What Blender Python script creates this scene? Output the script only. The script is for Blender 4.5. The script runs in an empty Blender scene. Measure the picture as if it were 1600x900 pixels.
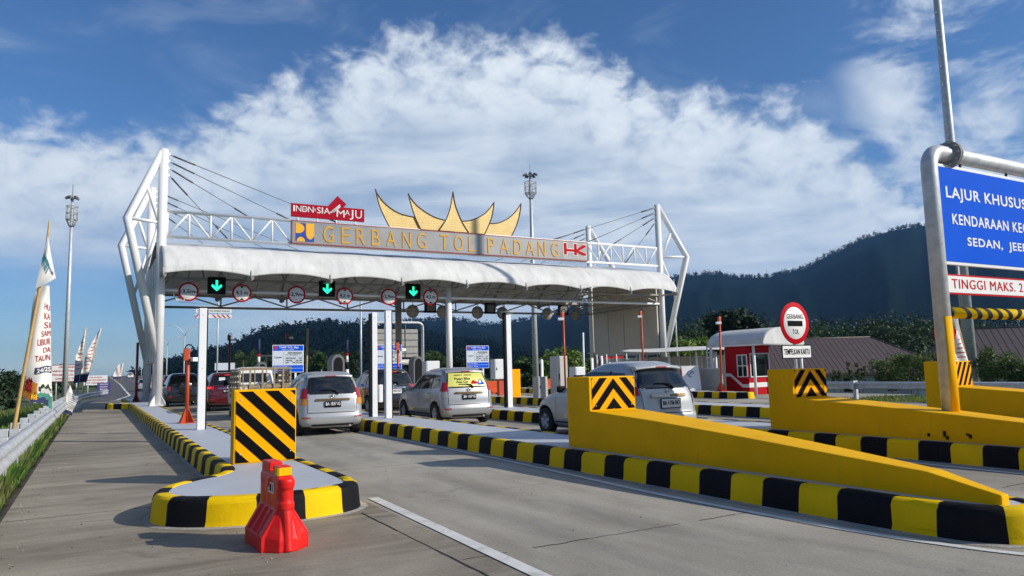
import bpy, bmesh, math, random
from mathutils import Vector, Matrix, noise as mnoise
random.seed(7)
S = bpy.context.scene
COL = S.collection
R_ = math.radians

# ------------------------------------------------------------------ camera
CAM_H, FPX = 1.6, 1155.0
YAW, PITCH, ROLL = R_(29.5356), R_(6.3034), 0.025
_f = Vector((math.sin(YAW)*math.cos(PITCH), math.cos(YAW)*math.cos(PITCH), math.sin(PITCH)))
_r0 = Vector((math.cos(YAW), -math.sin(YAW), 0)); _u0 = _r0.cross(_f)
_r = _r0*math.cos(ROLL) - _u0*math.sin(ROLL); _u = _u0*math.cos(ROLL) + _r0*math.sin(ROLL)
cd = bpy.data.cameras.new('camera'); cam = bpy.data.objects.new('camera', cd); COL.objects.link(cam)
m = Matrix.Identity(4)
for i in range(3):
    m[i][0], m[i][1], m[i][2] = _r[i], _u[i], -_f[i]
m[2][3] = CAM_H
cam.matrix_world = m
cd.sensor_width = 36.0; cd.lens = FPX/1600*36; cd.clip_end = 12000; cd.clip_start = 0.1
S.camera = cam

def at(px, py, d):          # photo pixel at a depth -> world point (survey helper)
    v = _f + _r*((px-800)/FPX) - _u*((py-450)/FPX)
    return Vector((0, 0, CAM_H)) + v*d

# ------------------------------------------------------------------ world, sun, exposure
SUN_EL, SUN_AZ = 27.5, 134.5        # azimuth clockwise from +Y
W = bpy.data.worlds.new('World'); S.world = W; W.use_nodes = True
nt = W.node_tree; nt.nodes.clear()
def N(t, nt=nt, **k):
    n = nt.nodes.new(t)
    for a, b in k.items(): setattr(n, a, b)
    return n
class G:                            # tiny math-graph helper
    def __init__(s, nt): s.nt = nt
    def math(s, op, a, b=None, c=None, clamp=False):
        n = s.nt.nodes.new('ShaderNodeMath'); n.operation = op; n.use_clamp = clamp
        for i, v in enumerate((a, b, c)):
            if v is None: continue
            if isinstance(v, (int, float)): n.inputs[i].default_value = v
            else: s.nt.links.new(v, n.inputs[i])
        return n.outputs[0]
    def sstep(s, v, lo, hi, a=0.0, b=1.0):
        n = s.nt.nodes.new('ShaderNodeMapRange'); n.interpolation_type = 'SMOOTHSTEP'
        s.nt.links.new(v, n.inputs[0])
        for i, x in zip((1, 2, 3, 4), (lo, hi, a, b)): n.inputs[i].default_value = x
        return n.outputs[0]
    def lin(s, v, lo, hi, a=0.0, b=1.0):
        n = s.nt.nodes.new('ShaderNodeMapRange'); s.nt.links.new(v, n.inputs[0])
        for i, x in zip((1, 2, 3, 4), (lo, hi, a, b)): n.inputs[i].default_value = x
        return n.outputs[0]
    def noise(s, vec, scale, detail=4, rough=0.55, dist=0.0, loc=(0, 0, 0), sc=(1, 1, 1), rot=(0, 0, 0)):
        mp = s.nt.nodes.new('ShaderNodeMapping'); s.nt.links.new(vec, mp.inputs[0])
        mp.inputs['Location'].default_value = loc; mp.inputs['Scale'].default_value = sc; mp.inputs['Rotation'].default_value = rot
        n = s.nt.nodes.new('ShaderNodeTexNoise'); s.nt.links.new(mp.outputs[0], n.inputs['Vector'])
        n.inputs['Scale'].default_value = scale; n.inputs['Detail'].default_value = detail
        n.inputs['Roughness'].default_value = rough; n.inputs['Distortion'].default_value = dist
        return n.outputs['Fac']
    def mix(s, f, a, b, blend='MIX'):
        n = s.nt.nodes.new('ShaderNodeMix'); n.data_type = 'RGBA'; n.blend_type = blend
        for sock, v in ((n.inputs[0], f), (n.inputs[6], a), (n.inputs[7], b)):
            if isinstance(v, (int, float)): sock.default_value = v
            elif isinstance(v, (tuple, list)): sock.default_value = (*v, 1) if len(v) == 3 else v
            else: s.nt.links.new(v, sock)
        return n.outputs[2]

SKY_STRENGTH = 0.09
g = G(nt)
out = N('ShaderNodeOutputWorld'); bg = N('ShaderNodeBackground'); bg.inputs[1].default_value = SKY_STRENGTH
sky = N('ShaderNodeTexSky'); sky.sky_type = 'NISHITA'; sky.sun_disc = False
sky.sun_elevation = R_(SUN_EL); sky.sun_rotation = R_(SUN_AZ); sky.air_density = 1.0; sky.dust_density = 0.6; sky.ozone_density = 2.5
tc = N('ShaderNodeTexCoord'); vec = tc.outputs['Generated']
sx = N('ShaderNodeSeparateXYZ'); nt.links.new(vec, sx.inputs[0])
az = g.math('MULTIPLY', g.math('ARCTAN2', sx.outputs[0], sx.outputs[1]), 57.29578)
el = g.math('MULTIPLY', g.math('ARCSINE', sx.outputs[2]), 57.29578)
fc = N('ShaderNodeFloatCurve'); cm = fc.mapping; cv = cm.curves[0]
edge_pts = [(-30, 15), (-5.9, 17.0), (1.6, 17.6), (7, 18.4), (9, 20.0), (12.5, 21.2), (15, 22.4), (17.3, 24.0), (20.8, 25.6), (24.4, 26.2), (28, 25.6), (32.6, 25.2), (36.7, 23.4), (39.6, 21.8), (43, 20.4), (46.3, 19.8), (49.5, 19.0), (53.5, 17.6), (55.8, 15.2), (57.7, 12.8), (58.7, 11.0), (64.9, 8), (90, 8)]
def curve_pts(cv, pts, fx, fy):
    P = [(fx(a), fy(b)) for a, b in pts]
    cv.points[0].location = P[0]; cv.points[1].location = P[-1]
    for p in P[1:-1]: cv.points.new(*p)
    for p in cv.points: p.handle_type = 'AUTO'
curve_pts(cv, edge_pts, lambda a: (a+30)/120, lambda b: b/40)
cm.update()
nt.links.new(g.lin(az, -30, 90), fc.inputs['Value']); edge = g.math('MULTIPLY', fc.outputs[0], 40)
n_big = g.noise(vec, 8, 5, 0.58, 0.3, (3, 1, 0), (1, 1, 1.7))
n_fine = g.noise(vec, 26, 8, 0.56, 0.3, (0, 5, 2), (1, 1, 1.5))
n_str = g.noise(vec, 5, 6, 0.58, 0.35, (1, 2, 9), (1, 1, 6.0))
n_str2 = g.noise(vec, 4, 6, 0.6, 0.8, (6, 2, 3), (1, 1, 3.2), (0.35, 0.3, 0))
depth = g.math('SUBTRACT', edge, el)                                   # degrees below the cloud's upper edge
jit = g.math('ADD', g.math('MULTIPLY', g.math('SUBTRACT', n_big, 0.5), 7.0), g.math('MULTIPLY', g.math('SUBTRACT', n_fine, 0.5), 6.5))
dj = g.math('ADD', depth, jit)
body = g.sstep(dj, -1.0, 2.8)
a_hi = g.sstep(g.math('ADD', g.math('MULTIPLY', n_fine, 0.62), g.math('MULTIPLY', n_big, 0.42)), 0.34, 0.56, 0.64, 1.0)
a_lo = g.sstep(g.math('ADD', g.math('MULTIPLY', n_str, 0.75), g.math('MULTIPLY', n_big, 0.3)), 0.34, 0.66, 0.70, 0.98)
t_lo = g.sstep(depth, 3.5, 11.0)
fill = g.math('ADD', g.math('MULTIPLY', a_hi, g.math('SUBTRACT', 1.0, t_lo)), g.math('MULTIPLY', a_lo, t_lo))
leftclear = g.math('ADD', 1.0, g.math('MULTIPLY', -0.85, g.math('MULTIPLY', g.sstep(az, 16, 2.0), g.sstep(el, 10.0, 6.0))))
a_main = g.math('MULTIPLY', g.math('MULTIPLY', body, fill), leftclear)
patch = g.math('MULTIPLY', g.sstep(az, 53, 58), g.sstep(g.math('ADD', g.math('MULTIPLY', n_str2, 0.6), g.math('MULTIPLY', n_big, 0.5)), 0.48, 0.64, 0.0, 0.85))
cirr = g.math('MULTIPLY', g.sstep(n_str2, 0.44, 0.76), 0.20)
haze0 = g.math('MULTIPLY', g.sstep(el, 9.0, 0.0), 0.30)
alpha = g.math('MAXIMUM', g.math('MAXIMUM', g.math('MAXIMUM', a_main, patch), cirr), haze0, clamp=True)
lum = g.math('ADD', g.math('ADD', 0.58, g.math('MULTIPLY', g.math('MULTIPLY', g.sstep(az, 12, 24), g.sstep(az, 50, 36)), 0.14)), g.math('ADD', g.math('MULTIPLY', g.math('SUBTRACT', n_fine, 0.5), 1.0), g.math('MULTIPLY', g.math('SUBTRACT', n_big, 0.5), 0.9)))
lum_lo = g.math('ADD', 0.42, g.math('ADD', g.math('MULTIPLY', g.math('SUBTRACT', n_str, 0.5), 1.5), g.math('MULTIPLY', g.sstep(az, 18, 48), 0.14)))
lum = g.math('ADD', g.math('MULTIPLY', lum, g.math('SUBTRACT', 1.0, t_lo)), g.math('MULTIPLY', lum_lo, t_lo), clamp=True)
ccol = g.mix(lum, (3.7, 5.1, 7.0), (9.6, 10.3, 11.0))
skyc = g.mix(1.0, sky.outputs[0], (0.62, 0.92, 1.26), 'MULTIPLY')
fin = g.mix(alpha, skyc, ccol)
nt.links.new(fin, bg.inputs[0]); nt.links.new(bg.outputs[0], out.inputs[0])

sl = bpy.data.lights.new('sun', 'SUN'); sl.energy = 4.9; sl.angle = R_(0.53); sl.color = (1.0, 0.93, 0.82)
so = bpy.data.objects.new('sun', sl); COL.objects.link(so)
SUNV = Vector((math.sin(R_(SUN_AZ))*math.cos(R_(SUN_EL)), math.cos(R_(SUN_AZ))*math.cos(R_(SUN_EL)), math.sin(R_(SUN_EL))))
so.rotation_euler = (-SUNV).to_track_quat('-Z', 'Y').to_euler(); so.location = (30, -30, 40)

S.view_settings.view_transform = 'Standard'; S.view_settings.look = 'None'
S.view_settings.exposure = 0.0; S.view_settings.gamma = 1.0; S.view_settings.use_curve_mapping = False
S.cycles.use_denoising = True
S.cycles.max_bounces = 6; S.cycles.volume_bounces = 0; S.cycles.caustics_reflective = False; S.cycles.caustics_refractive = False
S.render.engine = 'CYCLES'

# ------------------------------------------------------------------ materials
def newmat(name):
    M = bpy.data.materials.new(name); M.use_nodes = True
    n = M.node_tree; b = n.nodes['Principled BSDF']
    return M, n, b
def mat(name, col, rough=0.6, metal=0.0, var=0.12, vscale=3.0, bump=0.0, bscale=60.0, coat=0.0, spec=0.5, emit=None, estr=0.0, dirt=0.0, dirtcol=(0.12, 0.10, 0.08), vsc=(1, 1, 1), trans=0.0):
    M, n, b = newmat(name); gg = G(n)
    b.inputs['Roughness'].default_value = rough; b.inputs['Metallic'].default_value = metal
    b.inputs['Coat Weight'].default_value = coat; b.inputs['Coat Roughness'].default_value = 0.05
    b.inputs['Specular IOR Level'].default_value = spec
    t = n.nodes.new('ShaderNodeTexCoord'); v = t.outputs['Object']
    c = None
    if var > 0:
        f = gg.noise(v, vscale, 5, 0.6, 0.2, sc=vsc)
        f = gg.lin(f, 0.3, 0.7, 1-var, 1+var*0.6)
        c = gg.mix(1.0, (*col, 1), f, 'MULTIPLY')
        rr = gg.lin(gg.noise(v, vscale*2.3, 4), 0.3, 0.7, max(0.02, rough-0.08), min(1, rough+0.08)); n.links.new(rr, b.inputs['Roughness'])
    if dirt > 0:
        f = gg.sstep(gg.noise(v, vscale*1.7, 7, 0.68, 0.6, (4, 2, 1), vsc), 0.50, 0.74, 0.0, dirt)
        c = gg.mix(f, c if c is not None else (*col, 1), (*dirtcol, 1))
    if c is not None: n.links.new(c, b.inputs['Base Color'])
    else: b.inputs['Base Color'].default_value = (*col, 1)
    if bump > 0:
        bn = n.nodes.new('ShaderNodeBump'); bn.inputs['Strength'].default_value = bump; bn.inputs['Distance'].default_value = 0.02
        n.links.new(gg.noise(v, bscale, 5, 0.6), bn.inputs['Height']); n.links.new(bn.outputs[0], b.inputs['Normal'])
    if emit: b.inputs['Emission Color'].default_value = (*emit, 1); b.inputs['Emission Strength'].default_value = estr
    if trans > 0: b.inputs['Transmission Weight'].default_value = trans
    return M

def concrete(name, c1, c2, streak_dir='x'):
    M, n, b = newmat(name); gg = G(n)
    t = n.nodes.new('ShaderNodeTexCoord'); v = t.outputs['Object']
    big = gg.noise(v, 0.28, 5, 0.6, 0.5)
    st = gg.noise(v, 1.0, 6, 0.62, 0.4, sc=(0.36, 1.25, 1) if streak_dir == 'x' else (1.5, 0.14, 1), rot=(0, 0, 0.06))
    st2 = gg.noise(v, 2.6, 5, 0.6, 0.6, (3, 1, 0), (0.35, 1.5, 1) if streak_dir == 'x' else (1.2, 0.3, 1))
    fine = gg.noise(v, 38, 6, 0.7)
    f = gg.math('ADD', gg.math('MULTIPLY', gg.sstep(big, 0.32, 0.68), 0.45), gg.math('ADD', gg.math('MULTIPLY', gg.sstep(st, 0.28, 0.72), 0.30), gg.math('MULTIPLY', gg.sstep(st2, 0.3, 0.7), 0.2)))
    c = gg.mix(f, (*c1, 1), (*c2, 1))
    c = gg.mix(1.0, c, gg.lin(fine, 0.3, 0.7, 0.78, 1.16), 'MULTIPLY')
    if streak_dir == 'x':         # rain streaked dark algae bands across the shoulder
        al = gg.math('MULTIPLY', gg.sstep(gg.noise(v, 1.6, 7, 0.68, 1.0, (5, 5, 0), (0.34, 1.35, 1), (0, 0, 0.05)), 0.46, 0.66), gg.sstep(gg.noise(v, 0.4, 4, 0.6), 0.35, 0.6, 0.10, 0.48)); c = gg.mix(al, c, (0.085, 0.068, 0.045, 1))
    spots = gg.sstep(gg.noise(v, 1.3, 6, 0.65, 1.2, (8, 3, 0)), 0.60, 0.74, 0.0, 0.5)      # oil stains
    c = gg.mix(spots, c, (*[x*0.42 for x in c1], 1))
    if streak_dir == 'y':          # tyre tracks and drip line of the lane between the first two islands
        sp = n.nodes.new('ShaderNodeSeparateXYZ'); n.links.new(v, sp.inputs[0]); wob = gg.math('MULTIPLY', gg.math('SUBTRACT', gg.noise(v, 0.25, 3), 0.5), 0.7)
        xx = gg.math('ADD', sp.outputs[0], wob); tot = None
        for cxx, ww, aa in ((3.95, .26, .30), (5.55, .26, .30), (4.75, .30, .42), (9.3, .26, .3), (10.8, .26, .3), (10.0, .3, .42)):
            d_ = gg.math('MULTIPLY', gg.sstep(gg.math('ABSOLUTE', gg.math('SUBTRACT', xx, cxx)), ww*1.6, 0.0), aa); tot = d_ if tot is None else gg.math('MAXIMUM', tot, d_)
        tot = gg.math('MULTIPLY', tot, gg.sstep(gg.noise(v, 1.1, 6, 0.7, 0.8, (2, 9, 0), (1, .35, 1)), 0.36, 0.66))
        c = gg.mix(tot, c, (0.115, 0.105, 0.09, 1))
    grit = gg.sstep(gg.noise(v, 120, 2, 0.8), 0.60, 0.75, 0.0, 0.35); c = gg.mix(grit, c, (0.10, 0.09, 0.08, 1))
    pale = gg.sstep(gg.noise(v, 4.0, 6, 0.7, 0.8, (1, 7, 0)), 0.66, 0.78, 0.0, 0.28)
    c = gg.mix(pale, c, (0.56, 0.53, 0.47, 1))
    n.links.new(c, b.inputs['Base Color']); n.links.new(gg.lin(big, 0.3, 0.7, 0.72, 0.92), b.inputs['Roughness'])
    bn = n.nodes.new('ShaderNodeBump'); bn.inputs['Strength'].default_value = 0.35; bn.inputs['Distance'].default_value = 0.01
    hh = gg.math('ADD', gg.math('MULTIPLY', fine, 0.5), gg.noise(v, 9, 6, 0.65, 0, (0, 0, 0), (0.55, 2.2, 1) if streak_dir == 'x' else (1, 1, 1)))
    n.links.new(hh, bn.inputs['Height']); n.links.new(bn.outputs[0], b.inputs['Normal'])
    b.inputs['Specular IOR Level'].default_value = 0.35
    return M

def leafmat(name, c1, c2, c3=None, trans=0.25):
    M, n, b = newmat(name); gg = G(n)
    ge = n.nodes.new('ShaderNodeNewGeometry')
    t = n.nodes.new('ShaderNodeTexCoord')
    c = gg.mix(ge.outputs['Random Per Island'], (*c1, 1), (*c2, 1))
    if c3: c = gg.mix(gg.sstep(gg.noise(t.outputs['Object'], 0.55, 4, 0.6), 0.42, 0.62), c, (*c3, 1))
    if trans: c = gg.mix(1.0, c, gg.lin(gg.noise(t.outputs['Object'], 0.16, 4, 0.6), 0.32, 0.68, 0.55, 1.75), 'MULTIPLY')
    n.links.new(c, b.inputs['Base Color']); b.inputs['Roughness'].default_value = 0.6
    b.inputs['Specular IOR Level'].default_value = 0.3 if trans else 0.0
    if trans:
        tr = n.nodes.new('ShaderNodeBsdfTranslucent'); n.links.new(c, tr.inputs[0])
        ms = n.nodes.new('ShaderNodeMixShader'); ms.inputs[0].default_value = trans
        n.links.new(b.outputs[0], ms.inputs[1]); n.links.new(tr.outputs[0], ms.inputs[2])
        n.links.new(ms.outputs[0], n.nodes['Material Output'].inputs[0])
    return M

def wallpaint(name, col, chipc=(0.45, 0.36, 0.22), chipt=0.74, drips=(0.40, 0.22, 0.02)):
    M, n, b = newmat(name); gg = G(n); t = n.nodes.new('ShaderNodeTexCoord'); v = t.outputs['Object']
    c = gg.mix(1.0, (*col, 1), gg.lin(gg.noise(v, 1.3, 6, 0.6, 0.3), 0.3, 0.7, 0.90, 1.06), 'MULTIPLY')
    drip = gg.sstep(gg.noise(v, 3.0, 6, 0.7, 0.2, (1, 2, 3), (2.2, 2.2, 0.28)), 0.54, 0.76, 0.0, 0.30); c = gg.mix(drip, c, (*drips, 1))
    scuff = gg.sstep(gg.noise(v, 2.2, 8, 0.74, 0.9, (7, 1, 4), (1, .45, 2.6)), 0.66, 0.76, 0.0, 0.45); c = gg.mix(scuff, c, (*[q*.5 for q in drips], 1))
    chip = gg.sstep(gg.noise(v, 26, 4, 0.7, 0, (3, 3, 3)), chipt, chipt+.04, 0.0, 0.7); c = gg.mix(chip, c, (*chipc, 1))
    n.links.new(c, b.inputs['Base Color']); b.inputs['Roughness'].default_value = 0.68; b.inputs['Specular IOR Level'].default_value = 0.12
    bn = n.nodes.new('ShaderNodeBump'); bn.inputs['Strength'].default_value = 0.22; bn.inputs['Distance'].default_value = 0.02
    n.links.new(gg.math('ADD', gg.noise(v, 16, 5, 0.6), gg.math('MULTIPLY', gg.noise(v, 1.6, 3), 2.0)), bn.inputs['Height']); n.links.new(bn.outputs[0], b.inputs['Normal'])
    return M
MT = dict(
 lane=concrete('lane_concrete', (0.25, 0.223, 0.178), (0.465, 0.43, 0.36), 'y'),
 shoulder=concrete('shoulder_concrete', (0.165, 0.138, 0.100), (0.44, 0.388, 0.305), 'x'),
 asphalt=mat('asphalt', (0.085, 0.085, 0.088), 0.9, var=0.25, vscale=0.4, bump=0.4, bscale=80),
 joint=mat('joint_crack', (0.025, 0.023, 0.02), 0.95, var=0.3, vscale=8),
 roadwhite=mat('road_paint_white', (0.66, 0.65, 0.61), 0.7, var=0.16, vscale=3, dirt=0.55, dirtcol=(0.28, 0.26, 0.23)),
 kyel=wallpaint('kerb_yellow_paint', (0.82, 0.53, 0.002), (0.36, 0.33, 0.28), 0.70),
 kblk=wallpaint('kerb_black_paint', (0.009, 0.009, 0.011), (0.22, 0.21, 0.19), 0.72, (0.045, 0.042, 0.038)),
 grout=mat('kerb_mortar', (0.36, 0.34, 0.30), 0.9, var=0.25, vscale=6, bump=0.5, bscale=25, dirt=0.4),
 island=mat('island_grey_paint', (0.47, 0.50, 0.54), 0.55, var=0.07, vscale=1.2, bump=0.08, bscale=30, dirt=0.22, dirtcol=(0.30, 0.30, 0.30)),
 ywall=wallpaint('wall_yellow_paint', (0.86, 0.45, 0.0)),
 refl=mat('reflective_amber', (0.94, 0.41, 0.0), 0.6, spec=0.08, var=0.05, vscale=20),
 reflblk=mat('sheet_black', (0.004, 0.004, 0.005), 0.8, spec=0.08, var=0.1),
 redpl=mat('red_plastic', (0.72, 0.012, 0.010), 0.42, spec=0.3, var=0.10, vscale=5, bump=0.10, bscale=12, dirt=0.42, dirtcol=(0.50, 0.10, 0.075)),
 orpl=mat('orange_plastic', (0.75, 0.10, 0.015), 0.4, var=0.1),
 orsteel=mat('orange_steel_paint', (0.50, 0.065, 0.015), 0.45, var=0.12, vscale=8, dirt=0.25),
 brsteel=mat('dark_red_steel', (0.20, 0.035, 0.025), 0.5, var=0.12, vscale=8),
 white=mat('white_steel_paint', (0.80, 0.80, 0.79), 0.42, var=0.05, vscale=2, dirt=0.10, dirtcol=(0.45, 0.43, 0.40)),
 postw=mat('white_post_paint', (0.80, 0.81, 0.82), 0.4, var=0.04, dirt=0.10, vscale=2.5, dirtcol=(0.5, 0.5, 0.5)),
 memb=mat('tensile_membrane', (0.66, 0.66, 0.64), 0.7, spec=0.15, var=0.16, vscale=0.9, bump=0.05, bscale=3, dirt=0.55, dirtcol=(0.42, 0.415, 0.40), vsc=(1.6, 0.7, 0.5)),
 panel=mat('cream_panel', (0.62, 0.56, 0.46), 0.55, var=0.07, vscale=0.8, dirt=0.12, dirtcol=(0.40, 0.36, 0.30)),
 galv=mat('galvanised_steel', (0.56, 0.58, 0.59), 0.5, 0.3, var=0.22, vscale=6, bump=0.08, bscale=30, dirt=0.2, dirtcol=(0.30, 0.30, 0.29)),
 steel=mat('grey_steel_paint', (0.33, 0.32, 0.30), 0.5, 0.0, var=0.12, vscale=3),
 cable=mat('steel_cable', (0.10, 0.10, 0.105), 0.5, 0.4, var=0),
 board=mat('signboard_grey', (0.275, 0.275, 0.27), 0.42, 0.25, var=0.10, vscale=0.6, dirt=0.18, dirtcol=(0.20, 0.20, 0.20)),
 crimson=mat('crimson_panel', (0.36, 0.003, 0.018), 0.6, spec=0.1, var=0.06),
 trimred=mat('red_trim', (0.30, 0.04, 0.05), 0.5, var=0.05),
 letor=mat('orange_lettering', (0.64, 0.33, 0.025), 0.4, var=0.15, vscale=2),
 signblue=mat('sign_blue_sheet', (0.0, 0.088, 0.62), 0.6, spec=0.05, var=0.05, vscale=1.5, dirt=0.12, dirtcol=(0.03, 0.13, 0.55)),
 publ=mat('emblem_blue', (0.01, 0.05, 0.30), 0.4, var=0.03), puyel=mat('emblem_yellow', (0.85, 0.42, 0.01), 0.4, var=0.03),
 signwhite=mat('sign_white_sheet', (0.74, 0.74, 0.72), 0.4, var=0.05, vscale=2),
 signgrey=mat('sign_table_grey', (0.55, 0.60, 0.66), 0.45, var=0.04), 
 signred=mat('sign_red_sheet', (0.50, 0.003, 0.010), 0.6, spec=0.08, var=0.06),
 ink=mat('black_lettering', (0.005, 0.005, 0.006), 0.8, spec=0.1, var=0.0),
 darkred=mat('dark_red_lettering', (0.38, 0.015, 0.02), 0.5, var=0),
 gold=mat('gold_panel', (0.84, 0.60, 0.22), 0.45, 0.0, var=0.10, vscale=2.0),
 goldpat=mat('gold_pattern', (0.45, 0.28, 0.07), 0.5, var=0.2, vscale=6),
 hornedge=mat('horn_dark_edge', (0.07, 0.025, 0.02), 0.5, var=0.1),
 black=mat('black_housing', (0.008, 0.008, 0.009), 0.6, spec=0.15, var=0.1),
 green=mat('led_green', (0.01, 0.25, 0.15), 0.5, var=0, emit=(0.02, 1.0, 0.52), estr=1.5),
 tyre=mat('tyre_rubber', (0.016, 0.016, 0.017), 0.85, var=0.2, vscale=10),
 rim=mat('alloy_rim', (0.55, 0.56, 0.57), 0.4, 0.25, var=0.05),
 glass=mat('tinted_glass', (0.008, 0.010, 0.012), 0.06, var=0, coat=0.3, spec=0.6),
 glassl=mat('side_glass', (0.02, 0.026, 0.032), 0.05, var=0, coat=0.4, spec=0.6),
 under=mat('underbody', (0.012, 0.012, 0.012), 0.8, var=0.1),
 lred=mat('lamp_red', (0.42, 0.010, 0.02), 0.15, var=0.1, vscale=25, coat=0.6),
 lamb=mat('lamp_amber', (0.62, 0.24, 0.01), 0.15, var=0.2, vscale=30, coat=0.6),
 lclr=mat('lamp_clear', (0.45, 0.40, 0.38), 0.2, 0.2, var=0.25, vscale=40, coat=0.6),
 lbrake=mat('brake_lamp_lit', (0.6, 0.02, 0.02), 0.3, var=0, emit=(1.0, 0.06, 0.05), estr=0.9),
 chrome=mat('chrome', (0.72, 0.72, 0.72), 0.12, 1.0, var=0.03),
 bronze=mat('bronze_trim', (0.20, 0.12, 0.05), 0.25, 0.6, var=0.05),
 silver=mat('car_silver', (0.40, 0.41, 0.42), 0.34, 0.35, var=0, coat=0.7),
 silver2=mat('car_grey_silver', (0.34, 0.35, 0.36), 0.34, 0.4, var=0, coat=0.7),
 pearl=mat('car_pale_grey', (0.40, 0.425, 0.43), 0.34, 0.15, var=0, coat=0.7),
 carred=mat('car_dark_red', (0.10, 0.005, 0.007), 0.25, 0.2, var=0.03, coat=0.8),
 carblk=mat('car_black', (0.012, 0.012, 0.014), 0.2, 0.1, var=0.03, coat=0.8),
 caryel=mat('car_yellow', (0.72, 0.40, 0.01), 0.3, 0.0, var=0.05, coat=0.6),
 carwht=mat('car_white', (0.74, 0.73, 0.70), 0.35, 0.0, var=0.06, coat=0.5),
 wood=mat('weathered_wood', (0.34, 0.27, 0.17), 0.8, var=0.35, vscale=5, vsc=(1, 1, 4), bump=0.3, bscale=40),
 bamboo=mat('bamboo', (0.55, 0.34, 0.11), 0.5, var=0.25, vscale=5, dirt=0.3, dirtcol=(0.25, 0.15, 0.05)),
 cloth=mat('flag_cloth', (0.72, 0.70, 0.66), 0.8, var=0.08, vscale=3),
 clothred=mat('flag_print_red', (0.42, 0.03, 0.03), 0.9, spec=0.1, var=0.1), clothnavy=mat('flag_print_navy', (0.02, 0.03, 0.10), 0.8, var=0.1),
 clothyel=mat('flag_print_orange', (0.62, 0.22, 0.02), 0.8, var=0.35, vscale=9), clothgrn=mat('flag_print_green', (0.05, 0.22, 0.16), 0.8, var=0.3, vscale=9),
 clothteal=mat('flag_print_teal', (0.02, 0.20, 0.26), 0.8, var=0.1),
 purple=mat('purple_sheet', (0.06, 0.045, 0.22), 0.5, var=0.06),
 sticker=mat('yellow_window_film', (0.62, 0.60, 0.13), 0.35, var=0.05),
 cab=mat('grey_cabinet', (0.50, 0.50, 0.47), 0.45, var=0.06, dirt=0.12), cabw=mat('white_cabinet', (0.70, 0.71, 0.71), 0.4, var=0.05),
 cabd=mat('dark_grey_machine', (0.15, 0.15, 0.15), 0.45, var=0.08),
 bored=mat('booth_red', (0.44, 0.003, 0.010), 0.55, spec=0.12, var=0.06),
 roof=mat('brown_metal_roof', (0.095, 0.066, 0.058), 0.55, 0.0, var=0.12, vscale=0.6),
 fence=mat('pale_wall', (0.50, 0.50, 0.48), 0.7, var=0.1, vscale=1), fencegrey=mat('grey_wall', (0.33, 0.34, 0.35), 0.7, var=0.1),
 bark=mat('bark', (0.10, 0.075, 0.05), 0.9, var=0.3, vscale=4, bump=0.5, bscale=20),
 ground=mat('field_grass', (0.055, 0.085, 0.022), 0.95, var=0.45, vscale=0.15, bump=0.5, bscale=6, dirt=0.5, dirtcol=(0.085, 0.075, 0.035)),
 hill=mat('forest_slope', (0.0045, 0.0105, 0.0085), 1.0, spec=0.0, var=0.35, vscale=0.035, bump=0.0),  # cloud shadow over the hills is put into this near-black colour
 grass=leafmat('grass_blades', (0.07, 0.15, 0.02), (0.13, 0.22, 0.035), (0.16, 0.17, 0.05), 0.3),
 leaf_dark=leafmat('leaf_dark', (0.010, 0.025, 0.008), (0.028, 0.056, 0.014), (0.018, 0.036, 0.010)),
 leaf_mid=leafmat('leaf_mid', (0.035, 0.075, 0.018), (0.075, 0.125, 0.028), (0.05, 0.085, 0.02)),
 leaf_bright=leafmat('leaf_bright', (0.09, 0.16, 0.025), (0.18, 0.26, 0.045), (0.12, 0.18, 0.03)),
 leaf_bush=leafmat('leaf_bush', (0.045, 0.085, 0.018), (0.12, 0.165, 0.04), (0.08, 0.12, 0.025)),
 leaf_far=leafmat('leaf_far', (0.0035, 0.009, 0.006), (0.006, 0.014, 0.009), None, 0.0),  # darkened like the slopes, carrying the same cloud shadow in its colour
)

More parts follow.
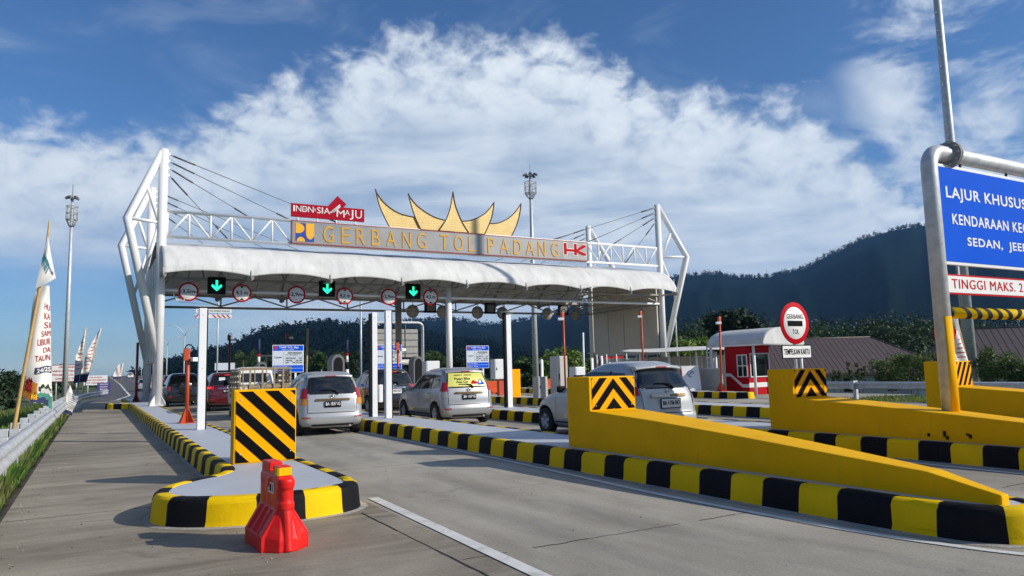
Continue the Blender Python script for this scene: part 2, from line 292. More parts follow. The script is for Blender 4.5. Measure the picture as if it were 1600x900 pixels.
# ------------------------------------------------------------------ mesh helpers
class MB:
    def __init__(s): s.v = []; s.f = []; s.mi = []; s.sm = []
    def add(s, vs, fs, mi=0, smooth=False):
        o = len(s.v); s.v += [Vector(p) for p in vs]
        for f in fs: s.f.append([o+i for i in f]); s.mi.append(mi); s.sm.append(smooth)
        return s
    def box(s, c, size, mi=0, rz=0.0, bev=0.0, M=None):
        bm = bmesh.new(); bmesh.ops.create_cube(bm, size=1)
        for v in bm.verts: v.co = Vector((v.co.x*size[0], v.co.y*size[1], v.co.z*size[2]))
        if bev > 0: bmesh.ops.bevel(bm, geom=bm.edges[:], offset=bev, segments=2, affect='EDGES', profile=0.6)
        mm = Matrix.Translation(c) @ Matrix.Rotation(rz, 4, 'Z')
        if M is not None: mm = Matrix.Translation(c) @ M
        s.frombm(bm, mm, mi); return s
    def b(s, x0, x1, y0, y1, z0, z1, mi=0, bev=0.0):
        return s.box(((x0+x1)/2, (y0+y1)/2, (z0+z1)/2), (abs(x1-x0), abs(y1-y0), abs(z1-z0)), mi, 0, bev)
    def frombm(s, bm, M=None, mi=0, smooth=False):
        bm.verts.ensure_lookup_table()
        vs = [(M @ v.co) if M is not None else v.co.copy() for v in bm.verts]
        s.add(vs, [[v.index for v in f.verts] for f in bm.faces], mi, smooth); bm.free(); return s
    def tube(s, pts, r, seg=10, mi=0, smooth=True, caps=True):
        pts = [Vector(p) for p in pts]; n = len(pts)
        rs = list(r) if isinstance(r, (list, tuple)) else [r]*n
        T = [(pts[min(i+1, n-1)]-pts[max(i-1, 0)]).normalized() for i in range(n)]
        ref = Vector((0, 0, 1)) if abs(T[0].z) < 0.9 else Vector((1, 0, 0))
        o = len(s.v); up = (ref - T[0]*ref.dot(T[0])).normalized()
        for i in range(n):
            up = (up - T[i]*up.dot(T[i])).normalized(); bi = T[i].cross(up)
            k = 1.0
            if 0 < i < n-1:
                c = (pts[i]-pts[i-1]).normalized().dot(T[i]); k = 1/max(c, 0.6)
            for j in range(seg):
                a = 2*math.pi*j/seg
                s.v.append(pts[i] + (up*math.cos(a)+bi*math.sin(a))*rs[i]*(k if k < 1.3 else 1.3))
        for i in range(n-1):
            for j in range(seg):
                a, b_ = o+i*seg+j, o+i*seg+(j+1) % seg
                s.f.append([a, b_, b_+seg, a+seg]); s.mi.append(mi); s.sm.append(smooth)
        if caps:
            s.f.append([o+j for j in range(seg)][::-1]); s.mi.append(mi); s.sm.append(False)
            s.f.append([o+(n-1)*seg+j for j in range(seg)]); s.mi.append(mi); s.sm.append(False)
        return s
    def cyl(s, p0, p1, r, seg=16, mi=0): return s.tube([p0, p1], r, seg, mi)
    def lathe(s, prof, seg=24, c=(0, 0, 0), axis='Z', mi=0, smooth=True, cap=True):
        o = len(s.v); c = Vector(c)
        for r, z in prof:
            for j in range(seg):
                a = 2*math.pi*j/seg
                p = (r*math.cos(a), r*math.sin(a), z)
                if axis == 'X': p = (p[2], p[0], p[1])
                if axis == 'Y': p = (p[0], p[2], p[1])
                s.v.append(c+Vector(p))
        for i in range(len(prof)-1):
            for j in range(seg):
                a, b_ = o+i*seg+j, o+i*seg+(j+1) % seg
                s.f.append([a, b_, b_+seg, a+seg]); s.mi.append(mi); s.sm.append(smooth)
        if cap and prof[0][0] > 1e-4: s.f.append([o+j for j in range(seg)][::-1]); s.mi.append(mi); s.sm.append(False)
        if cap and prof[-1][0] > 1e-4: s.f.append([o+(len(prof)-1)*seg+j for j in range(seg)]); s.mi.append(mi); s.sm.append(False)
        return s
    def prism_xz(s, pts, y0, y1, mi=0):      # polygon in X-Z extruded along Y
        n = len(pts); o = len(s.v)
        for y in (y0, y1):
            for x, z in pts: s.v.append(Vector((x, y, z)))
        fs = [[o+i for i in range(n)], [o+n+i for i in range(n)][::-1]] + [[o+i, o+n+i, o+n+(i+1) % n, o+(i+1) % n] for i in range(n)]
        for f in fs: s.f.append(f); s.mi.append(mi); s.sm.append(False)
        return s
    def sheet(s, pts, mi=0): return s.add(pts, [list(range(len(pts)))], mi)
    def grid(s, P, mi=0, smooth=True, flip=False):
        nr, nc = len(P), len(P[0]); o = len(s.v)
        for row in P: s.v += [Vector(p) for p in row]
        for i in range(nr-1):
            for j in range(nc-1):
                f = [o+i*nc+j, o+i*nc+j+1, o+(i+1)*nc+j+1, o+(i+1)*nc+j]
                s.f.append(f[::-1] if flip else f); s.mi.append(mi); s.sm.append(smooth)
        return s
    def build(s, name, mats, parent=None, fix=True, local=False):
        me = bpy.data.meshes.new(name)
        off = Vector((0, 0, 0)) if (parent is None or local) else world_loc(parent)
        me.from_pydata([v-off for v in s.v], [], s.f)
        for mm in (mats if isinstance(mats, (list, tuple)) else [mats]): me.materials.append(mm if not isinstance(mm, str) else MT[mm])
        me.polygons.foreach_set('material_index', s.mi); me.polygons.foreach_set('use_smooth', s.sm)
        me.update()
        if fix:
            bm = bmesh.new(); bm.from_mesh(me); bmesh.ops.recalc_face_normals(bm, faces=bm.faces[:]); bm.to_mesh(me); bm.free()
        o = bpy.data.objects.new(name, me); COL.objects.link(o)
        if parent is not None: o.parent = parent
        return o
def world_loc(o):
    v = o.location.copy()
    while o.parent is not None: o = o.parent; v += o.location
    return v
def tag(o, label=None, cat=None, group=None, kind=None):
    if label: o['label'] = label
    if cat: o['category'] = cat
    if group: o['group'] = group
    if kind: o['kind'] = kind
    return o
def thing(name, label, cat, loc=(0, 0, 0), rz=0.0, group=None):
    o = bpy.data.objects.new(name, None); COL.objects.link(o); o.location = loc; o.rotation_euler = (0, 0, rz); o.empty_display_size = 0.2
    return tag(o, label, cat, group)
def struct(mb, name, mats, kind='structure', fix=True):
    o = mb.build(name, mats, fix=fix); o['kind'] = kind; return o
KIDS = {}
def copy_tree(o, parent=None):
    c = o.copy(); COL.objects.link(c); c.parent = parent
    for ch in [x for x in o.children]: copy_tree(ch, c)
    return c
def dup(o, loc, label, rz=None, group=None):
    c = copy_tree(o); c.location = loc; c['label'] = label
    if rz is not None: c.rotation_euler = (0, 0, rz)
    if group: c['group'] = group
    return c

def text_verts(s, size=1.0, ext=0.003, bold=0.0, spacing=1.0):
    cu = bpy.data.curves.new('t', 'FONT'); cu.body = s; cu.size = size; cu.extrude = ext; cu.align_x = 'LEFT'; cu.resolution_u = 3
    cu.space_character = spacing; cu.offset = bold
    o = bpy.data.objects.new('t', cu); COL.objects.link(o)
    dg = bpy.context.evaluated_depsgraph_get(); me = bpy.data.meshes.new_from_object(o.evaluated_get(dg))
    vs = [v.co.copy() for v in me.vertices]; fs = [list(p.vertices) for p in me.polygons]
    bpy.data.objects.remove(o); bpy.data.curves.remove(cu); bpy.data.meshes.remove(me)
    return vs, fs
def text_into(mb, s, x0, x1, z0, z1, y, mi=0, bold=0.012, ext=0.004, rz=None, fit=True, spacing=1.0):
    """letters on a plane facing -Y filling x0..x1, z0..z1"""
    vs, fs = text_verts(s, 1.0, ext, bold, spacing)
    if not vs: return mb
    ax, bx = min(v.x for v in vs), max(v.x for v in vs); az_, bz = min(v.y for v in vs), max(v.y for v in vs)
    kx = (x1-x0)/(bx-ax); kz = (z1-z0)/(bz-az_)
    mb.add([(x0+(v.x-ax)*kx, y - v.z, z0+(v.y-az_)*kz) for v in vs], fs, mi)
    return mb
def lettering(s, x0, x1, z0, z1, y, m_, parent, bold=0.012, spacing=1.0, name='lettering', local=True):
    return text_into(MB(), s, x0, x1, z0, z1, y, bold=bold, spacing=spacing).build(name, m_, parent, fix=False, local=local)

# ================================================================== SETTING
def gz(x, y):
    z = -0.06
    if x < -1.0:
        z = -0.06 - 1.55*min(1, max(0, (-1.0-x)/6.0))**0.8*min(1, max(0, (90-y)/40 if y > 50 else 1))
    if x > 31:
        k = min(1, (x-31)/16); z = -0.06 - 2.6*k*(1 if y < 70 else max(0.3, 1-(y-70)/60))
    return z
mb = MB()
xs = [-3400, -1500, -600, -250, -120, -60, -30, -18, -12, -8, -6, -4.5, -3.4, -2.6, -2.0, -1.5, -1.15, -0.8, 3, 12, 20, 27, 29, 31, 34, 38, 43, 48, 56, 70, 100, 160, 300, 700, 1600, 3400]
ys = [-3400, -1200, -400, -150, -60, -25, -10, -4, 0, 4, 8, 12, 16, 20, 25, 30, 36, 43, 50, 58, 66, 76, 90, 110, 140, 200, 300, 500, 900, 1600, 3400]
mb.grid([[(x, y, gz(x, y) + (0.05*mnoise.noise(Vector((x*0.4, y*0.4, 0))) if x < -1.2 or x > 29 else 0)) for x in xs] for y in ys])
struct(mb, 'ground', 'ground')

mb = MB(); mb.grid([[(x, y, 0.0) for x in (3.04, 7, 12, 18, 24, 27.0)] for y in (-8, -2, 4, 10, 16, 21)])
mb.grid([[(x, y, 0.0) for x in (3.04, 7, 12, 18, 24, 27.0, 31, 33.2)] for y in (21, 26, 32, 40, 50, 62)])
struct(mb, 'toll_plaza_road', 'lane')
mb = MB(); mb.grid([[(x, y, 0.0) for x in (-0.87, 0.4, 1.6, 3.04)] for y in (-8, -2, 4, 10, 16, 24, 32, 40, 50, 62)])
struct(mb, 'shoulder_pavement', 'shoulder')
mb = MB()     # broken outer lip of the shoulder slab
P = []
for i in range(130):
    y = -4 + i*0.5; P.append((y, random.uniform(-0.10, 0.06)))
mb.grid([[(-0.872, y, 0.002) for y, e in P], [(-0.95+e, y, -0.01) for y, e in P], [(-1.0+e, y, -0.22) for y, e in P]])
struct(mb, 'shoulder_edge', mat('broken_slab_edge', (0.085, 0.070, 0.050), 0.95, var=0.5, vscale=4, bump=0.8, bscale=14))

def road_edge(y):    # left edge of the highway beyond the plaza
    pts = [(62, 1.0), (82, 2.9), (150, 4.0), (315, 5.6), (600, 9), (1100, 20)]
    for (a, xa), (b, xb) in zip(pts, pts[1:]):
        if a <= y <= b: return xa+(xb-xa)*(y-a)/(b-a)
    return pts[-1][1]
def hz_(y): return max(0, y-85)*0.0105 if y < 420 else 3.52
ysr = [62, 70, 82, 100, 125, 150, 200, 260, 315, 450, 600, 850, 1100]
mb = MB(); mb.grid([[(road_edge(y)-2.2+k*(15.7), y, hz_(y)+0.004) for k in (0, 0.5, 1)] for y in ysr]); mb.grid([[(road_edge(y)+15+k*16, y, hz_(y)+0.004) for k in (0, 1)] for y in ysr])
mb.b(-0.87, 33.2, 62, 63.5, -0.05, 0.002)
struct(mb, 'highway', 'asphalt')
def strip(mb, path, w, z=0.008, mi=0):
    L = []; n = len(path)
    for i, (x, y) in enumerate(path):
        a = Vector(path[max(i-1, 0)]); b = Vector(path[min(i+1, n-1)]); t = (b-a).normalized(); nn = Vector((-t.y, t.x))
        zz = z+(hz_(y) if y > 62 else 0); L.append([(x+nn.x*w/2, y+nn.y*w/2, zz), (x-nn.x*w/2, y-nn.y*w/2, zz)])
    mb.grid(L, mi, False, True)
def smooth_path(pts, n=8):
    o = []
    for i in range(len(pts)-1):
        p0 = Vector(pts[max(i-1, 0)]); p1 = Vector(pts[i]); p2 = Vector(pts[i+1]); p3 = Vector(pts[min(i+2, len(pts)-1)])
        for k in range(n):
            t = k/n
            o.append(tuple(0.5*((2*p1)+(p2-p0)*t+(2*p0-5*p1+4*p2-p3)*t*t+(3*p1-p0-3*p2+p3)*t*t*t)))
    o.append(tuple(pts[-1])); return o
mb = MB()
strip(mb, [(3.02, -4), (3.05, 2), (3.08, 5.1), (3.13, 7), (3.19, 9.4)], 0.135)
strip(mb, smooth_path([(7.3, 3.0), (6.72, 3.25), (6.38, 4.3), (6.26, 5.6), (6.22, 7.6), (6.34, 10), (6.44, 13), (6.46, 20), (6.46, 36)]), 0.10)
strip(mb, smooth_path([(12.1, 2.9), (11.5, 3.3), (11.16, 4.6), (11.16, 8), (11.2, 14), (11.2, 36)]), 0.10)
strip(mb, [(8.55, 5), (8.55, 36)], 0.10); strip(mb, [(13.4, 5), (13.4, 36)], 0.10); strip(mb, [(16.95, 8), (16.95, 36)], 0.10)
strip(mb, [(road_edge(y)+0.3, y) for y in (66, 82, 110, 150, 220, 315, 450, 600)], 0.22, 0.012)
for k in range(14): strip(mb, [(road_edge(y)+4.2, y) for y in (70+k*14, 75+k*14)], 0.16, 0.012)
strip(mb, [(1.2, 64), (3.1, 69)], 0.2, 0.012); strip(mb, [(0.6, 70.5), (3.2, 71.5)], 0.2, 0.012)
struct(mb, 'road_markings', 'roadwhite')
mb = MB()     # slab joints and cracks
def crack(p, q, w=0.014, n=40, gap=0.0, amp=0.012):
    P = []
    for i in range(n+1):
        t = i/n; x = p[0]+(q[0]-p[0])*t; y = p[1]+(q[1]-p[1])*t
        P.append((x+random.uniform(-amp, amp)*0.5, y+random.uniform(-amp, amp)))
    i = 0
    while i < n:
        k = random.randint(3, 9)
        if random.random() >= gap: strip(mb, P[i:min(i+k, n)+1], w*random.uniform(0.6, 1.3), 0.004)
        i += k
for y in (4.4, 10.52, 16.7, 23.2, 29.5, 36, 43): crack((-0.86, y), (1.6 if y > 10.6 else (0.72 if y > 8 else 2.7), y+random.uniform(-0.1, 0.1)), 0.018, 40, 0.12)
for y in (5.9, 12.4, 18.6): crack((2.8, y), (6.3, y+0.03), 0.013, 40, 0.15)
for y in (5.2, 11.6, 18.4, 25): crack((8.6, y), (11.1, y), 0.013, 30, 0.1); crack((13.5, y+1), (17, y+1), 0.013, 30, 0.1)
crack((2.73, -3), (2.75, 8.5), 0.016, 80, 0.05, 0.01)
crack((3.6, 9.1), (4.3, 8.9), 0.006, 10, 0.3, 0.03); crack((5.0, 11.2), (5.6, 11.5), 0.006, 10, 0.3, 0.03)
crack((5.2, 3.2), (7.0, 2.9), 0.014, 24, 0.2)
struct(mb, 'slab_joints', 'joint')
mb = MB()     # grit and leaf litter on the concrete
for k in range(420):
    x = random.choice((random.uniform(-0.85, 1.6), random.uniform(3.2, 6.3), random.uniform(-0.86, -0.5))); y = random.uniform(4, 30)**1.0
    r = random.uniform(0.004, 0.014); a = random.uniform(0, 6.28)
    mb.add([(x+r*math.cos(a+i*2.1)*random.uniform(.6, 1.5), y+r*math.sin(a+i*2.1), 0.003) for i in range(3)] + [(x, y, 0.003+r*0.8)], [[0, 1, 3], [1, 2, 3], [2, 0, 3]], random.randint(0, 1))
struct(mb, 'road_grit', ['grout', 'bark'], 'stuff')

# ---- hills
def ridge(tab, a):
    if a <= tab[0][0]: return tab[0][1]
    for (a0, e0), (a1, e1) in zip(tab, tab[1:]):
        if a0 <= a <= a1:
            t = (a-a0)/(a1-a0); t = t*t*(3-2*t)*0.5+t*0.5
            return e0+(e1-e0)*t
    return tab[-1][1]
HL = [(-6, -1.5), (-0.9, -0.6), (1.3, 0.0), (2.7, 0.35), (4.45, 0.95), (6.1, 1.6), (8.2, 1.85), (9.05, 2.15), (10.4, 2.95), (12.1, 3.45), (14, 3.68), (15.8, 3.78), (17.7, 3.7), (21.6, 3.0), (26, 2.2), (32, 1.0), (40, 0)]
HM = [(8, 0.8), (14, 2.2), (17.7, 3.2), (21.6, 3.98), (24.5, 4.05), (27.5, 3.58), (29.5, 3.73), (32, 4.11), (34.5, 4.92), (37.5, 5.8), (42.3, 6.8), (44.7, 6.86), (46.5, 6.5), (48.8, 6.36), (51, 6.74), (53.2, 7.71), (55.4, 8.64), (57.4, 9.02), (59, 9.08), (61.2, 9.1), (64.7, 8.5), (70, 7.8), (80, 6)]
def hill(tab, a0, a1, da, D0, D1, D2, amp, seed):
    P = []; na = int((a1-a0)/da)
    for i in range(na+1):
        a = a0+da*i; row = []
        for k in range(15):
            t = k/10
            d = D0+(D1-D0)*t if t <= 1 else D1+(D2-D1)*(t-1)*2
            e = max(ridge(tab, a), -0.5); h = math.tan(R_(e))*D1
            prof = (t**0.85 if t <= 1 else 1-((t-1)*2)**1.5)
            nz = mnoise.fractal(Vector((a*0.35, t*2.2, seed)), 1.0, 2.0, 4)*amp*math.sin(min(t, 1)*math.pi)
            tx = mnoise.fractal(Vector((a*6, t*25, seed+9)), 1.0, 2.0, 3)*amp*0.10
            x, y = math.sin(R_(a))*d, math.cos(R_(a))*d
            row.append((x, y, max(h*prof, 0)*1.0 + nz*max(h, 0)/600 + tx*0.35*min(1, max(h, 0)/40) - 2.0))
        P.append(row)
    return P
PL = hill(HL, -6, 40, 0.2, 420, 900, 1300, 30, 3)
PM = hill(HM, 8, 78, 0.2, 800, 1900, 2500, 60, 11)
mb = MB(); mb.grid(PL); mb.grid(PM); struct(mb, 'hills', 'hill')
def leafquad(mb, c, s, mi=0):
    u = Vector((random.gauss(0, 1), random.gauss(0, 1), random.gauss(0, 1))).normalized()
    v = u.cross(Vector((random.gauss(0, 1), random.gauss(0, 1), random.gauss(0, 1)))).normalized()
    a = s*random.uniform(0.6, 1.2); b = s*random.uniform(0.4, 0.8)
    mb.add([c-u*a, c+v*b, c+u*a, c-v*b], [[0, 1, 2, 3]], mi)
mb = MB()
def forest_on(P, n, hmin, hmax, klo, khi, q):
    for _ in range(n):
        i = random.randrange(1, len(P)-1); k = random.randint(klo, khi)
        f = random.random(); p = Vector(P[i][k]).lerp(Vector(P[i+1 if f < .5 else i-1][k]), random.random()).lerp(Vector(P[i][k-1]), random.random()*0.9)
        if p.z < 2: continue
        h = random.uniform(hmin, hmax); w = h*random.uniform(0.35, 0.6)
        for _ in range(q):
            d = Vector((random.gauss(0, .45), random.gauss(0, .45), random.gauss(0, .33)))
            leafquad(mb, p+Vector((d.x*w, d.y*w, h*(0.45+d.z*.8))), h*0.17)
forest_on(PL, 900, 4, 12, 9, 10, 40); forest_on(PL, 2500, 5, 9, 2, 9, 22)
forest_on(PM, 1300, 6, 13, 10, 10, 26)
o = struct(mb, 'forest', 'leaf_far', 'stuff', fix=False)

# ================================================================== TREES AND PLANTS
def crown_mb(rx, rz, n, leaf, nclump=16, seed=0, flat=1.0, base=0.0):
    rnd = random.Random(seed); mbx = MB(); cl = []
    for i in range(nclump):
        th = rnd.uniform(0, 6.283); r = rx*math.sqrt(rnd.random())*0.72; z = rnd.uniform(-0.75, 0.85)
        k = math.sqrt(max(0.05, 1-z*z*0.8)); cl.append((Vector((math.cos(th)*r*k, math.sin(th)*r*k, rz*z*0.8)), rnd.uniform(0.28, 0.46)*min(rx, rz)))
    for i in range(n):
        c, s = rnd.choice(cl)
        d = Vector((rnd.gauss(0, 1), rnd.gauss(0, 1), rnd.gauss(0, 1))).normalized()*s*rnd.uniform(0.55, 1.08)
        p = c+d; u = Vector((rnd.gauss(0, 1), rnd.gauss(0, 1), rnd.gauss(0, .6))).normalized()
        v = u.cross(d.normalized()+Vector((rnd.gauss(0, .5), rnd.gauss(0, .5), rnd.gauss(0, .5)))); v = v.normalized() if v.length > 1e-3 else Vector((0, 0, 1))
        a = leaf*rnd.uniform(0.6, 1.25); b_ = a*rnd.uniform(0.4, 0.65)
        mbx.add([p-u*a, p+v*b_, p+u*a, p-v*b_], [[0, 1, 2, 3]])
    return mbx
def trunk_mb(h, r, seed=0, limbs=5, spread=1.0):
    rnd = random.Random(seed); mbx = MB()
    pts = [(0, 0, -0.3)]; x = y = 0
    for i in range(1, 6):
        x += rnd.uniform(-.06, .06)*h*0.3; y += rnd.uniform(-.06, .06)*h*0.3; pts.append((x, y, h*i/5))
    mbx.tube(pts, [r*(1-0.13*i) for i in range(6)], 8)
    for i in range(limbs):
        k = rnd.randint(2, 5); th = rnd.uniform(0, 6.28); p = Vector(pts[k]); L = spread*rnd.uniform(0.6, 1.1)
        mbx.tube([p, p+Vector((math.cos(th)*L*.5, math.sin(th)*L*.5, L*.35)), p+Vector((math.cos(th)*L, math.sin(th)*L, L*.8))], [r*.45, r*.3, r*.12], 6)
    return mbx
TREE = {}
def tree(name, label, cat, loc, rx, rz, zc, n, leaf, m_, seed, trunk_r=0.15, group=None, clumps=16):
    t = thing(name, label, cat, loc, 0, group)
    trunk_mb(zc, trunk_r, seed, 5, rx*0.7).build('trunk', 'bark', t, local=True)
    mbx = crown_mb(rx, rz, n, leaf, clumps, seed)
    for v in mbx.v: v.z += zc
    mbx.build('crown', m_, t, fix=False, local=True)
    return t
def ground_at(p): return Vector((p.x, p.y, gz(p.x, p.y)))
T = lambda px, d: ground_at(at(px, 590, d))
def T2(name, label, cat, px, d, ytop, ybot, rx, *a, **k):
    """tree whose crown spans the given heights"""
    zt, zb = at(px, ytop, d).z, at(px, ybot, d).z; g_ = T(px, d)
    return tree(name, label, cat, g_, rx, (zt-zb)/2, (zt+zb)/2-g_.z, *a, **k)
T2('broadleaf_tree', 'big round dark tree rising behind the red booth', 'tree', 1152, 78, 484, 570, 4.6, 5500, 0.26, 'leaf_dark', 21, 0.28, clumps=26)
T2('broadleaf_tree', 'bright green bushy tree behind the white tent canopy', 'tree', 1083, 60, 527, 580, 2.3, 1500, 0.22, 'leaf_bright', 22, 0.12)
T2('broadleaf_tree', 'bright green rounded tree behind the orange barriers', 'tree', 872, 76, 540, 622, 3.3, 2200, 0.26, 'leaf_bright', 23, 0.16, clumps=24)
T2('broadleaf_tree', 'green tree at the left of the thick galvanised mast, behind white bollards', 'tree', 832, 80, 556, 612, 2.6, 1300, 0.28, 'leaf_mid', 24, 0.14)
T2('broadleaf_tree', 'olive tree right of the bright rounded tree, behind the grey cabinet', 'tree', 905, 82, 556, 608, 1.9, 1000, 0.28, 'leaf_mid', 25, 0.12)
for i, (px, d, yt, yb, rx, mm, lb) in enumerate([
    (385, 150, 548, 590, 4.2, 'leaf_mid', 'green tree beyond the truck, left of the blue and red beacon'),
    (430, 130, 552, 592, 4.5, 'leaf_dark', 'dark tree behind the leftmost tariff board'),
    (475, 125, 547, 590, 4.6, 'leaf_dark', 'dark tree just right of the leftmost tariff board'),
    (512, 120, 550, 590, 4.0, 'leaf_mid', 'tree behind the thin grey pole above the silver car roof'),
    (545, 125, 546, 592, 4.4, 'leaf_dark', 'dark tree behind the orange camera pole with white lamp'),
    (640, 140, 552, 596, 4.6, 'leaf_dark', 'dark tree below the rear gantry pipe'),
    (685, 130, 548, 594, 4.2, 'leaf_mid', 'tree left of the round middle column'),
    (722, 130, 550, 596, 4.4, 'leaf_dark', 'dark tree behind the rightmost tariff board'),
    (775, 130, 556, 600, 4.0, 'leaf_dark', 'low dark tree behind the tall black backed white post'),
    (925, 110, 548, 600, 3.8, 'leaf_mid', 'tree beside the lower edge of the cream side panel')]):
    T2('broadleaf_tree', lb, 'tree', px, d, yt, yb, rx, 2200, 0.24, mm, 30+i, 0.2, group='trees behind the toll gate')
def palm(label, px, d, ytop, seed):
    g_ = T(px, d); h = at(px, ytop, d).z-g_.z; t = thing('palm_tree', label, 'palm tree', g_, 0, 'palms behind the toll gate')
    MB().tube([(0, 0, -.3), (.2, 0, h*.5), (.1, .1, h*.86)], [.2, .16, .12], 7).build('trunk', 'bark', t, local=True)
    mb = MB(); rnd = random.Random(seed)
    for i in range(16):
        th = rnd.uniform(0, 6.28); L = rnd.uniform(1.6, 2.4); up = rnd.uniform(0.1, 1.1)
        for k in range(9):
            s = k/8; p = Vector((.1+math.cos(th)*L*s, .1+math.sin(th)*L*s, h*.86+up*L*s-1.25*L*s*s*0.7))
            sd = Vector((-math.sin(th), math.cos(th), 0))
            for q in (-1, 1): mb.add([p, p+sd*q*0.42*(1-s*.6)+Vector((0, 0, -.22)), p+Vector((math.cos(th), math.sin(th), -.1))*0.2], [[0, 1, 2]])
    mb.build('crown', 'leaf_dark', t, fix=False, local=True)
palm('palm beyond the truck roof, left of the beacon', 378, 120, 552, 1); palm('palm just right of the blue and red beacon', 411, 110, 553, 2)
palm('palm standing behind the right tariff board top', 735, 120, 540, 3); palm('small palm right of the bright rounded tree top', 888, 100, 536, 4)
# dark wood beyond the brown roofs: one mass
mb = MB()
for i in range(190):
    px = 1045+random.random()*560; d = random.uniform(95, 128); yt = 497+7*math.sin(px*0.021)+random.uniform(-5, 12)
    if px < 1110: yt += 8
    g_ = T(px, d); zt = at(px, yt, d).z; rr = random.uniform(2.2, 4.2)
    for k in range(420):
        dd = Vector((random.gauss(0, 1), random.gauss(0, 1), random.gauss(0, 1))).normalized()*random.uniform(.6, 1.05)
        leafquad(mb, Vector((g_.x, g_.y, zt-rr*1.45))+Vector((dd.x*rr, dd.y*rr, dd.z*rr*random.choice((1, 1, 1.6)))), 0.24)
    for k in range(60):
        leafquad(mb, Vector((g_.x+random.gauss(0, 2), g_.y+random.gauss(0, 2), random.uniform(g_.z, zt-rr))), 0.45)
struct(mb, 'dark_wood', leafmat('leaf_wood', (0.014, 0.032, 0.010), (0.036, 0.066, 0.018), (0.022, 0.042, 0.012)), 'stuff', fix=False)
# shrubs in front of the brown roofs
for i, (px, d, yt, yb, rx, lb) in enumerate([
    (1392, 44, 548, 606, 1.45, 'leafy green bush right of the slim shrubs, before the brown roof'), (1425, 42, 552, 606, 1.3, 'leafy bush tucked against the tall yellow wall end'),
    (1452, 46, 545, 604, 1.1, 'darker bush behind the gantry post'), (1560, 36, 538, 606, 1.35, 'large glossy bush right of the galvanised mast'), (1598, 35, 556, 608, 1.1, 'bush at the right edge of the photo by the guardrail')]):
    T2('shrub', lb, 'bush', px, d, yt, yb, rx, 2600, 0.075, 'leaf_bush', 50+i, 0.05, group='bushes by the right guardrail', clumps=22)
for i, (px, yt) in enumerate([(1304, 574), (1312, 570), (1328, 559), (1341, 560), (1350, 566)]):
    T2('slim_shrub', ['slim low shrub nearest the chevron wall', 'slim shrub second from the chevron wall', 'tallest slim shrub of the row', 'slim pointed shrub right of the tallest one', 'slim shrub next to the leafy bush'][i], 'shrub', px, 42, yt, 608, 0.19, 800, 0.045, 'leaf_bush', 60+i, 0.03, group='slim shrubs in a row', clumps=22)
for i, (px, d, yt, yb, rx, mm, lb) in enumerate([
    (-5, 75, 578, 640, 3.2, 'leaf_dark', 'dark bushy tree at the left edge behind the bamboo flag'), (28, 82, 582, 640, 3.0, 'leaf_dark', 'dark bushy tree beside the bamboo pole'),
    (58, 88, 584, 640, 2.6, 'leaf_mid', 'green bushy tree right behind the big flag'), (84, 100, 560, 630, 1.5, 'leaf_dark', 'narrow dark tree standing above the left white board'),
    (150, 170, 601, 628, 3.4, 'leaf_mid', 'low tree behind the purple notice board'), (118, 140, 600, 632, 3.0, 'leaf_dark', 'low dark tree between mast and leaning flags'),
    (-20, 60, 600, 660, 2.6, 'leaf_dark', 'low dark bush at the far left below the tree line')]):
    T2('broadleaf_tree', lb, 'tree', px, d, yt, yb, rx, 2200, 0.20, mm, 70+i, 0.14, group='trees on the left field', clumps=20)
# grass
mb = MB()
def blades(n, fx, fy, hmin, hmax, dens=None):
    for _ in range(n):
        x, y = fx(), fy(); z = gz(x, y)-0.02; h = random.uniform(hmin, hmax); a = random.uniform(0, 6.28); w = h*0.07+0.003
        lx, ly = math.cos(a)*h*random.uniform(.1, .6), math.sin(a)*h*random.uniform(.1, .6); px_, py_ = -math.sin(a)*w, math.cos(a)*w
        mb.add([(x-px_, y-py_, z), (x+px_, y+py_, z), (x+lx*.5+px_*.7, y+ly*.5+py_*.7, z+h*.62), (x+lx, y+ly, z+h)], [[0, 1, 2], [0, 2, 3]])
blades(20000, lambda: -0.97-abs(random.gauss(0, .42)), lambda: random.uniform(4, 30), .06, .22)
blades(12000, lambda: random.uniform(-1.9, -1.08), lambda: random.uniform(4, 44), .25, .52)
blades(9000, lambda: -0.98-abs(random.gauss(0, .8)), lambda: random.uniform(30, 62), .08, .28)
blades(12000, lambda: -1.5-abs(random.gauss(0, 3)), lambda: random.uniform(12, 70), .15, .5)
blades(16000, lambda: 27.15+abs(random.gauss(0, 4.0)), lambda: random.uniform(5, 21), .06, .22)
struct(mb, 'grass', 'grass', 'stuff', fix=False)

# ================================================================== ISLANDS
def offset(path, d):
    n = len(path); o = []
    for i in range(n):
        a = Vector(path[i-1]); b = Vector(path[(i+1) % n]); t = (b-a).normalized(); o.append((path[i][0]-t.y*d, path[i][1]+t.x*d))
    return o                                   # CCW path: +d = inwards
def resample(path, step_blocks, sub):
    P = [Vector(p) for p in path]; n = len(P); L = [0]
    for i in range(n): L.append(L[-1]+(P[(i+1) % n]-P[i]).length)
    nb = max(2, int(round(L[-1]/step_blocks/2))*2); N_ = nb*sub; o = []; j = 0; rj = random.Random(5); bj = [0]+[rj.uniform(-.09, .09) for _ in range(nb-1)]+[0]
    for k in range(N_):
        q = k//sub; f = (k % sub)/sub; s = L[-1]*((q+bj[q])*(1-f)+(q+1+bj[q+1])*f)/nb
        while L[j+1] < s: j += 1
        t = (s-L[j])/max(1e-6, L[j+1]-L[j]); o.append(tuple(P[j].lerp(P[(j+1) % n], t)))
    return o, nb
